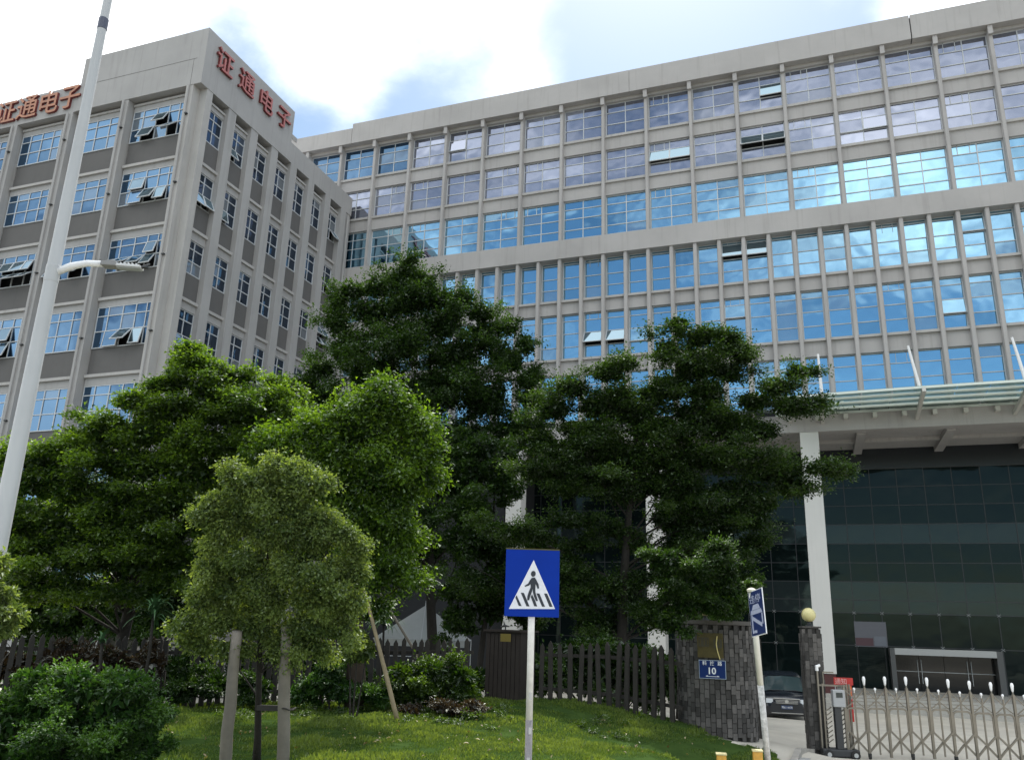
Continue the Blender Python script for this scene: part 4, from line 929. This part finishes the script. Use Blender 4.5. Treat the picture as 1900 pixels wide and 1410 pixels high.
# red and white notice board
RN=mat('notice_red',(.55,.035,.03),.5,var=.1,vscale=12); RW_=mat('notice_pink_white',(.75,.45,.42),.5); ORN=mat('notice_orange',(.75,.22,.03),.5)
c=at(1570,1342,20.6); nb=thing('notice_board','red notice board with white and orange lettering behind the gate end unit','sign',(c.x,c.y,gz(c.x,c.y)),R_(14))
hz=at(1570,1258,20.6).z-gz(c.x,c.y)
zb_=at(1570,1338,20.6).z-gz(c.x,c.y)
MB().box(-.22,.24,-.02,.02,hz-.17,hz).build('header',RN,nb)
MB().box(.06,.2,-.02,.02,zb_,hz-.172).build('side_panel',RN,nb)
MB().box(.075,.185,-.026,-.021,hz-.4,hz-.2).build('orange_patch',ORN,nb)
MB().box(.075,.185,-.026,-.021,hz-.5,hz-.42).build('grey_patch',ALU_D,nb)
lettering(nb,'通知',.15,(-.06,-.024,hz-.085),(math.pi/2,0,0),[RW_],'character',.003)
lettering(nb,'安全',.075,(.13,-.03,hz-.3),(math.pi/2,0,0),[RW_],'character',.003)
MB().box(-.2,-.18,0,.02,-.1,hz-.17).box(.1,.12,0,.019,-.1,zb_).build('post',ALU_D,nb)
# ------------------------------------------------------------ pedestrian crossing sign
c=at(984,1141,9.3); top=at(988,1020,9.3); gg=gz(c.x,c.y)
PS=thing('pedestrian_crossing_sign','square blue pedestrian crossing sign on a worn white and grey pole','traffic sign',(c.x,c.y+.04,gg),R_(20))
zb_=at(985,1144,9.3).z-gg; zt_=at(989,1017,9.3).z-gg
MB().tube([(0,.0,-.2),(0,.0,at(981,1330,9.3).z-gg)],.039,18).build('pole',mat('grey_pole_paint',(.19,.18,.19),.55,var=.15,vscale=20),PS,smooth=True,label='grey painted lower pole')
MB().tube([(0,.0,at(981,1330,9.3).z-gg),(0,0,zt_-.1)],.038,18).build('pole',mat('worn_white_paint',(.66,.65,.64),.5,var=.12,vscale=14,stain=.5),PS,smooth=True,label='scuffed white upper pole')
for i,(z,a) in enumerate(((1.6,.3),(1.25,.8),(.95,-.2),(.86,.5))):
    MB().box(-.015,.018,-.0415,-.0395,z+gg*0,z+.07).build('paper_scrap',mat('grimy_paper',(.42,.42,.42),.8),PS,(0,0,0),a*.3)
hw=.305
MB().box(-hw,hw,-.055,-.045,zb_,zt_).build('panel',BLU,PS,bevel=.003)
MB().box(-.2,.2,-.045,-.036,zb_+.2,zb_+.23).box(-.2,.2,-.045,-.036,zt_-.23,zt_-.2).build('back_rail',ALU_D,PS)
# drawing in panel coordinates (u right, v up, unit = panel height)
Hh=zt_-zb_
def pt(px,py):   # from the enlarged photo of the panel
    u=(px-600)/900.0*2*hw; v=zb_+(1265-py-(px-600)*-.0*1)/1130.0*Hh; return (u,v+(px-600)*.000085*Hh)
def poly(pts,lvl,m,name):
    q=[pt(*p) for p in pts]; return MB().prism(q[::-1],-.055-.0022*lvl,-.0552-.0022*(lvl-1)).build(name,m,PS)
BLK=mat('sign_black',(.015,.02,.03),.5)
poly([(222,1108),(615,310),(985,1160)],1,mat('sign_reflective_white',(.62,.64,.70),.4,var=.08,vscale=30),'white_triangle')
for q in ([(345,890),(325,925),(385,1070),(432,1075)],[(412,848),(465,858),(563,1090),(512,1083)],[(600,890),(578,930),(640,1090),(690,1100),(655,1000)],[(672,878),(722,885),(818,1112),(768,1105)],[(798,888),(850,895),(945,1122),(893,1118)]): poly(q,2,BLK,'zebra_stripe')
hd=[(614+40*math.cos(2*math.pi*i/20),545+50*math.sin(2*math.pi*i/20)) for i in range(20)]
poly(hd,3,BLK,'walking_figure_head')
fig=[(590,612),(640,610),(665,650),(705,730),(715,795),(690,803),(675,760),(655,720),(652,800),(655,860),(700,1005),(668,1008),(632,930),(612,850),(608,800),(590,870),(565,940),(555,985),(522,985),(522,920),(545,840),(575,770),(572,715),(545,740),(480,755),(472,738),(530,705),(560,650)]
poly(fig,3,BLK,'walking_figure')
MB().box(-hw,hw,-.056,-.044,zt_+.0005,zt_+.014).build('mossy_top_edge',mat('mossy_edge',(.07,.065,.02),.9),PS)
# ------------------------------------------------------------ leaning blue sign on the right
g0=at(1424,1410,15.6); t0=at(1397,1180,15.6); d_=(Vector(t0)-Vector(g0)).normalized(); base_=Vector(g0)-d_*.45; gzb=gz(base_.x,base_.y); base_=base_+d_*((gzb-base_.z)/d_.z)
BS=thing('tow_away_sign','narrow blue sign with a white car pictogram on a tilted, taped white pole','traffic sign',base_)
tp=Vector(at(1394.5,1098,15.6))-base_; 
def ln(t): return tp*t
LL=tp.z; tsw=(at(1410,1270,15.6).z-base_.z)/LL
MB().tube([ln(-.05),ln(tsw)],.058,16).build('pole',mat('taped_pole',(.50,.50,.50),.7,var=.35,vscale=14,stain=.5,bump=.8,bscale=18),BS,smooth=True,label='grimy taped lower pole')
MB().tube([ln(tsw),ln(1.0)],.056,16).build('pole',mat('off_white_pole',(.64,.64,.60),.5,var=.06,vscale=6),BS,smooth=True)
MB().lathe([(0,0),(.08,0),(.09,.04),(.05,.07),(0,.08)],12).build('cap',mat('cream_cap',(.6,.58,.48),.6),BS,ln(1.0))
pn=bpy.data.objects.new('panel_mount',None)
bpy.data.objects.remove(pn)
pc=(Vector(at(1405,1136,15.25))-base_); rz=R_(74); tiltm=Euler((0,0,0))
hp=.385*1.05; wp=.31
panel=MB().box(-wp,wp,-.008,.008,-hp,hp,1).box(-wp+.015,wp-.015,-.0125,-.0081,-hp+.015,hp-.015,0).build('panel',[mat('sign_navy',(.012,.028,.12),.4),WHT],BS,pc,0)
panel.rotation_euler=(0,R_(-7),R_(-62))
def pw_(b,name,m=WHT): return b.build(name,m,panel)
lettering(panel,'违停',.2,(-.02,-.0145,.25),(math.pi/2,0,0),[mat('faded_white',(.42,.45,.6),.5)],'character',.0015,scale=(1.25,.8,1))
FW_=MATS['faded_white']
pw_(MB().prism([(-.2,.06),(-.12,.15),(.1,.15),(.17,.06)],-.0145,-.013),'car_roof',FW_)
pw_(MB().prism([(-.26,-.02),(-.24,.055),(.2,.055),(.25,-.02)],-.0145,-.013),'car_body',FW_)
pw_(MB().prism([(-.24,-.35),(-.24,-.03),(-.19,-.03),(-.19,-.35)],-.0145,-.013),'tow_frame',FW_)
pw_(MB().prism([(.2,-.22),(.2,-.03),(.25,-.03),(.25,-.22)],-.0145,-.013),'tow_frame',FW_)
pw_(MB().prism([(-.18,-.12),(.19,-.27),(.19,-.2),(-.18,-.05)],-.0146,-.013).prism([(-.18,-.3),(-.05,-.3),(-.05,-.35),(-.18,-.35)],-.0146,-.013),'tow_arm',FW_)
# ------------------------------------------------------------ yellow bollards
YEL=mat('weathered_yellow',(.55,.30,.05),.6,var=.2,vscale=14); 
for (px,py,d,lb) in ((1338,1396,14.8,'orange-yellow square bollard with a red sticker, by the lawn corner'),(1405,1390,15.2,'orange-yellow square bollard against the foot of the leaning sign pole')):
    c=at(px,py,d); g_=gz(c.x,c.y); h=c.z-g_; o=thing('bollard',lb,'bollard',(c.x,c.y,g_),R_(10))
    MB().box(-.085,.085,-.085,.085,-.1,h-.03).build('post',YEL,o,bevel=.012)
    MB().box(-.095,.095,-.095,.095,h-.03,h).build('cap',mat('pale_bollard_cap',(.62,.55,.3),.6),o,bevel=.006)
    if px==1338: MB().box(-.01,.07,-.089,-.0855,h-.26,h-.13).build('sticker',RN,o)
    else: MB().box(.0,.07,-.089,-.0855,h-.3,h-.2).build('sticker',ALU_D,o)
# ------------------------------------------------------------ street lamp
pb=at(41,787,10.0); pt_=at(187,0,10.0)
g_=gz(pb.x,pb.y); SL=thing('street_lamp','tall tapered pale grey street lamp post with one side arm, at the left edge','street lamp',(pb.x,pb.y,g_))
Hs=15.5
GAL=mat('pale_grey_lamp_paint',(.43,.445,.46),.5,var=.05,vscale=1.5,stain=.14)
rs_=lambda z:.122-.0062*z
MB().lathe([(rs_(z),z) for z in (0,2,4,6,8,10,12,14,Hs)]+[(0,Hs+.05)],24).build('pole',GAL,SL,smooth=True)
MB().lathe([(0,-.1),(.2,-.1),(.2,.03),(.125,.04)],8).build('base_plate',GAL,SL)
zk=at(181,46,10).z
import itertools
def zat(py):
    # height on the pole axis that appears at photo row py
    lo,hi=0,40
    for _ in range(40):
        mid=(lo+hi)/2; v=Vector((pb.x,pb.y,mid))-Vector(EYE.tolist()); cc_=RW.T@np.array(v[:]); yy=705+F*cc_[1]/cc_[2]
        if yy>py: lo=mid
        else: hi=mid
    return lo-g_
z1=zat(46); MB().lathe([(rs_(z1)+.002,z1-.09),(rs_(z1)+.006,z1-.085),(rs_(z1)+.006,z1+.085),(rs_(z1)+.002,z1+.09)],24).build('band',mat('slate_band',(.07,.08,.12),.5),SL)
za=zat(508)
fx=Vector((RW[0,0],RW[1,0],0)).normalized(); fx=(fx*.99+Vector((0,-.0,0))).normalized()
A0=Vector((0,0,za)); arm=[A0,A0+fx*.22+Vector((0,0,.11)),A0+fx*.42+Vector((0,0,.155)),A0+fx*.62+Vector((0,0,.15))]
MB().tube(arm,[.05,.046,.042,.04],14).build('arm',mat('white_arm',(.74,.75,.77),.35),SL,smooth=True)
ARMC=MB().lathe([(rs_(za)+.001,za-.12),(rs_(za)+.005,za-.11),(rs_(za)+.005,za+.1),(rs_(za)+.001,za+.11)],20).build('clamp',GAL,SL)
hd=bpy.data.objects.new('lamp_head',MB().box(0,.20,-.075,.075,-.035,.02,0).box(.05,.16,-.05,.05,.02,.05,0).box(.19,.5,-.07,.07,-.03,.005,1).box(.2,.49,-.055,.055,-.045,-.0305,2).mesh('lamp_head',[mat('lamp_housing',(.22,.22,.22),.5),mat('lamp_pale',(.55,.56,.57),.4),mat('lamp_lens',(.35,.37,.38),.15)]))
C.objects.link(hd); hd.parent=SL; hd.location=arm[-1]+Vector((0,0,.0)); hd.rotation_euler=(0,R_(3),math.atan2(fx.y,fx.x)); bv=hd.modifiers.new('b','BEVEL'); bv.width=.012; bv.segments=2
for i in range(5): MB().box(.24+i*.05,.25+i*.05,-.06,.06,.005,.025).build('cooling_fin',MATS['lamp_pale'],hd)
MB().tube([(.5,0,-.01),(.56,.01,.03),(.585,.02,.06)],[.02,.02,.01],6).box(.52,.58,-.03,.03,-.01,.01).build('sensor',DARK,hd)
# ------------------------------------------------------------ stakes and props
STK=mat('pale_stake_wood',(.20,.18,.155),.85,var=.15,vscale=5,bump=.4,bscale=25,stain=.25); BAM=mat('bamboo',(.25,.20,.12),.6,var=.2,vscale=7)
def pole_thing(name,label,cat,p0,p1,r0,r1,m,ext=.3,group=None):
    p0=Vector(p0);p1=Vector(p1); g_=gz(p0.x,p0.y); d=(p1-p0).normalized()
    if ext: p0=p0+d*((g_-.1-p0.z)/d.z)
    o=thing(name,label,cat,p0,0,group); n=7
    MB().tube([(p1-p0)*(i/(n-1))+Vector((rt.uniform(-1,1)*r0*.12,rt.uniform(-1,1)*r0*.12,0)) for i in range(n)],[r0+(r1-r0)*i/(n-1) for i in range(n)],12).build('shaft',m,o,smooth=True)
    return o
k1=pole_thing('tree_stake','left pale wooden stake of the young tree','stake',at(418,1410,11.2),at(440,1170,11.2),.085,.07,STK)
k2=pole_thing('tree_stake','right pale wooden stake of the young tree, tied to the trunk','stake',at(524,1410,11.3),at(531,1160,11.3),.088,.075,STK)
a=at(478,1312,11.5); c=at(534,1314,11.3); tie=thing('tree_tie','dark strap and batten tying the young trunk to the right stake','strap',a)
MB().bar((0,0,0),Vector(c)-Vector(a),.05,.07).tube([Vector(c)-Vector(a)+Vector((.1*math.cos(t),.1*math.sin(t),.012*math.sin(3*t))) for t in [i*.5 for i in range(14)]],.012,6).build('strap',mat('black_strap',(.03,.028,.025),.8),tie)
pole_thing('bamboo_prop','long bamboo prop leaning left from the lawn edge into the trees','prop',at(736,1330,16.8),at(675,1088,17.6),.052,.034,BAM)
pole_thing('bamboo_prop','thin grey prop crossing in front of the white tent','prop',at(776,1218,21.5),at(702,1096,20.6),.035,.028,STK,ext=0)
pole_thing('bamboo_prop','short pale prop showing below the young tree crown','prop',at(586,1202,16.5),at(613,1162,16.8),.035,.03,BAM,ext=0)
# ------------------------------------------------------------ white tent behind the fence
c=at(785,1210,36); g_=gz(c.x,c.y); TN=thing('white_tent','white peaked canopy tent behind the picket fence','tent',(c.x,c.y,g_),R_(20))
k=27/F; zt_=at(785,1122,36).z-g_; ze=at(785,1186,35).z-g_
hwx=2.0
CAN=mat('white_tent_fabric',(.40,.42,.42),.7,var=.05,vscale=2)
b=MB(); b.add([(-hwx,-1.3,ze),(hwx,-1.3,ze),(hwx,1.3,ze),(-hwx,1.3,ze),(0,0,zt_)],[(0,1,4),(1,2,4),(2,3,4),(3,0,4)]); b.build('canopy',CAN,TN)
b=MB()
for x,y in ((-hwx,-1.3),(hwx,-1.3),(hwx,1.3),(-hwx,1.3)): b.bar((x,y,-.2),(x,y,ze),.04); 
b.bar((-hwx,-1.3,ze),(hwx,-1.3,ze),.035).bar((-hwx,1.3,ze),(hwx,1.3,ze),.035).bar((-hwx,-1.3,ze),(-hwx,1.3,ze),.035).bar((hwx,-1.3,ze),(hwx,1.3,ze),.035)
b.bar((-hwx,-1.3,ze*.72),(hwx,-1.3,ze*.72),.03); b.bar((0,-1.3,ze),(0,0,zt_),.03)
b.build('frame',ALU,TN); MB().tube([(0,0,zt_),(0,0,zt_+.2)],[.03,.01],8).build('finial',ALU,TN)
MB().box(-hwx,hwx,-1.33,-1.31,ze-.28,ze).build('valance',CAN,TN)
# ------------------------------------------------------------ dark car in the yard
c=at(1453,1328,35); CR=thing('parked_car','black minivan facing the gate in the yard behind the slim stone pillar','car',(c.x,c.y,gz(c.x,c.y)),math.atan2(c.x,-c.y)+math.pi+R_(0))
CR.rotation_euler=(0,0,math.atan2(-c.x,c.y)*1.0+R_(4))
# local: front towards -y, width x
PNT=mat('black_car_paint',(.012,.015,.022),.18,spec=.8); CGL=mat('car_window_glass',(.03,.05,.055),.04,spec=1.0); CHR=mat('car_chrome',(.75,.76,.78),.15,metal=1.0)
def loft(secs,m,name,parent,**k):
    b=MB(); n=len(secs[0]); 
    for s in secs: b.v+=[tuple(p) for p in s]
    for i in range(len(secs)-1):
        for j in range(n-1): a=i*n+j; b.f.append((a,a+1,a+n+1,a+n)); b.mi.append(0)
    return b.build(name,m,parent,**k)
prof=[(-2.35,.32),(-2.40,.55),(-2.36,.80),(-2.2,.93),(-1.45,1.08),(-.75,1.66),(-.45,1.74),(.6,1.78),(1.9,1.72),(2.25,1.1),(2.3,.4)]
# lower body by stations along y: half widths and heights
st_=[(-2.38,.62,.30,.72),(-2.34,.80,.24,.86),(-2.1,.90,.22,.95),(-1.4,.93,.22,1.08),(0,.94,.22,1.10),(1.6,.93,.22,1.12),(2.25,.88,.25,1.1),(2.36,.8,.35,.95)]
secs=[]
for y,w,z0,z1 in st_:
    secs.append([(-w*.9,y,z0),(-w,y,z0+.12),(-w,y,(z0+z1)*.55),(-w*.96,y,z1-.08),(-w*.86,y,z1),(0,y,z1+.05),(w*.86,y,z1),(w*.96,y,z1-.08),(w,y,(z0+z1)*.55),(w,y,z0+.12),(w*.9,y,z0),(-w*.9,y,z0)])
body=loft(secs,PNT,'body',CR,smooth=True)
b=MB(); b.v=[p for p in secs[0]]; b.f=[tuple(range(11))]; b.mi=[0]; b.build('bumper_face',PNT,CR)
cab=[(-1.42,.84,1.08,1.10),(-.72,.72,1.08,1.62),(-.3,.70,1.08,1.74),(.8,.70,1.08,1.77),(1.9,.68,1.08,1.70),(2.25,.76,1.08,1.12)]
secs=[[(-.9,y,1.06),(-w,y,z1-.03),(-w*.8,y,z1+.01),(0,y,z1+.04),(w*.8,y,z1+.01),(w,y,z1-.03),(.9,y,1.06)] for y,w,z0,z1 in cab]
loft(secs,CGL,'cabin_glass',CR)
loft([[(-w-.005,y,z1-.02),(-w*.8,y,z1+.025),(0,y,z1+.055),(w*.8,y,z1+.025),(w+.005,y,z1-.02)] for y,w,z0,z1 in cab[1:5]],PNT,'roof',CR,smooth=True)
MB().bar((-.86,-1.42,1.1),(-.73,-.72,1.64),.06).bar((.86,-1.42,1.1),(.73,-.72,1.64),.06).build('windscreen_pillar',PNT,CR)
for s in (-1,1):
    MB().add([(s*.50,-2.37,.74),(s*.80,-2.27,.72),(s*.86,-2.08,.92),(s*.62,-2.24,.90)],[(0,1,2,3)] if s>0 else [(3,2,1,0)]).box(min(s*.52,s*.78),max(s*.52,s*.78),-2.375,-2.30,.70,.86).build('headlight',mat('headlight_lens',(.7,.74,.78),.1,spec=1.),CR)
    for y in (-1.45,1.45):
        w_=MB().tube([(s*.72,y,.32),(s*.93,y,.32)],.33,22).build('wheel',mat('black_rubber',(.02,.02,.02),.7),CR); MB().tube([(s*.93,y,.32),(s*.945,y,.32)],.21,16).build('rim',ALU_D,w_)
    MB().box(min(s*.93,s*1.13),max(s*.93,s*1.13),-1.12,-.98,1.05,1.2).build('wing_mirror',PNT,CR,bevel=.03)
gr=MB().prism([(-.48,.86),(.48,.86),(.36,.66),(-.36,.66)],-2.43,-2.37).build('grille',mat('grille_dark',(.03,.03,.035),.4),CR)
for z in (.70,.75,.80): MB().box(-.42,.42,-2.442,-2.431,z,z+.018).build('grille_bar',CHR,gr)
MB().bar((-.5,-2.43,.875),(.5,-2.43,.875),.03).build('grille_trim',CHR,gr)
MB().lathe([(0,0),(.07,0),(.07,.02),(0,.02)],18).build('emblem',CHR,gr,(0,-2.44,.77)).rotation_euler=(math.pi/2,0,0)
MB().box(-.6,.6,-2.46,-2.40,.33,.355).build('bumper_trim',CHR,CR)
pl=MB().box(-.22,.22,-2.45,-2.42,.49,.63).build('number_plate',mat('plate_blue_dark',(.03,.05,.12),.4),CR)
lettering(pl,'粤B 14478',.1,(0,-2.455,.56),(math.pi/2,0,0),[WHT],'plate_text',.001,scale=(.95,1,1))
MB().box(-.6,-.05,-1.43,-1.40,1.12,1.14).box(.0,.6,-1.43,-1.40,1.12,1.14).build('wiper',DARK,CR)
# ------------------------------------------------------------ low white wall corner seen under the left tree
c=at(225,1185,24.5); g_=gz(c.x,c.y)
o=thing('white_wall_end','pale grey wall corner showing under the left tree','wall',(c.x,c.y,g_),R_(20)); hh_=at(240,1118,24.5).z-g_
MB().box(-.6,.35,-.1,.5,-.3,hh_).build('slab',STONE_L,o); MB().box(-.62,.37,-.12,.52,hh_,hh_+.06).build('coping',STONE_L,o)
print('objects',len(bpy.data.objects),'tris~',sum(len(o.data.polygons) for o in C.objects if o.type=='MESH'))
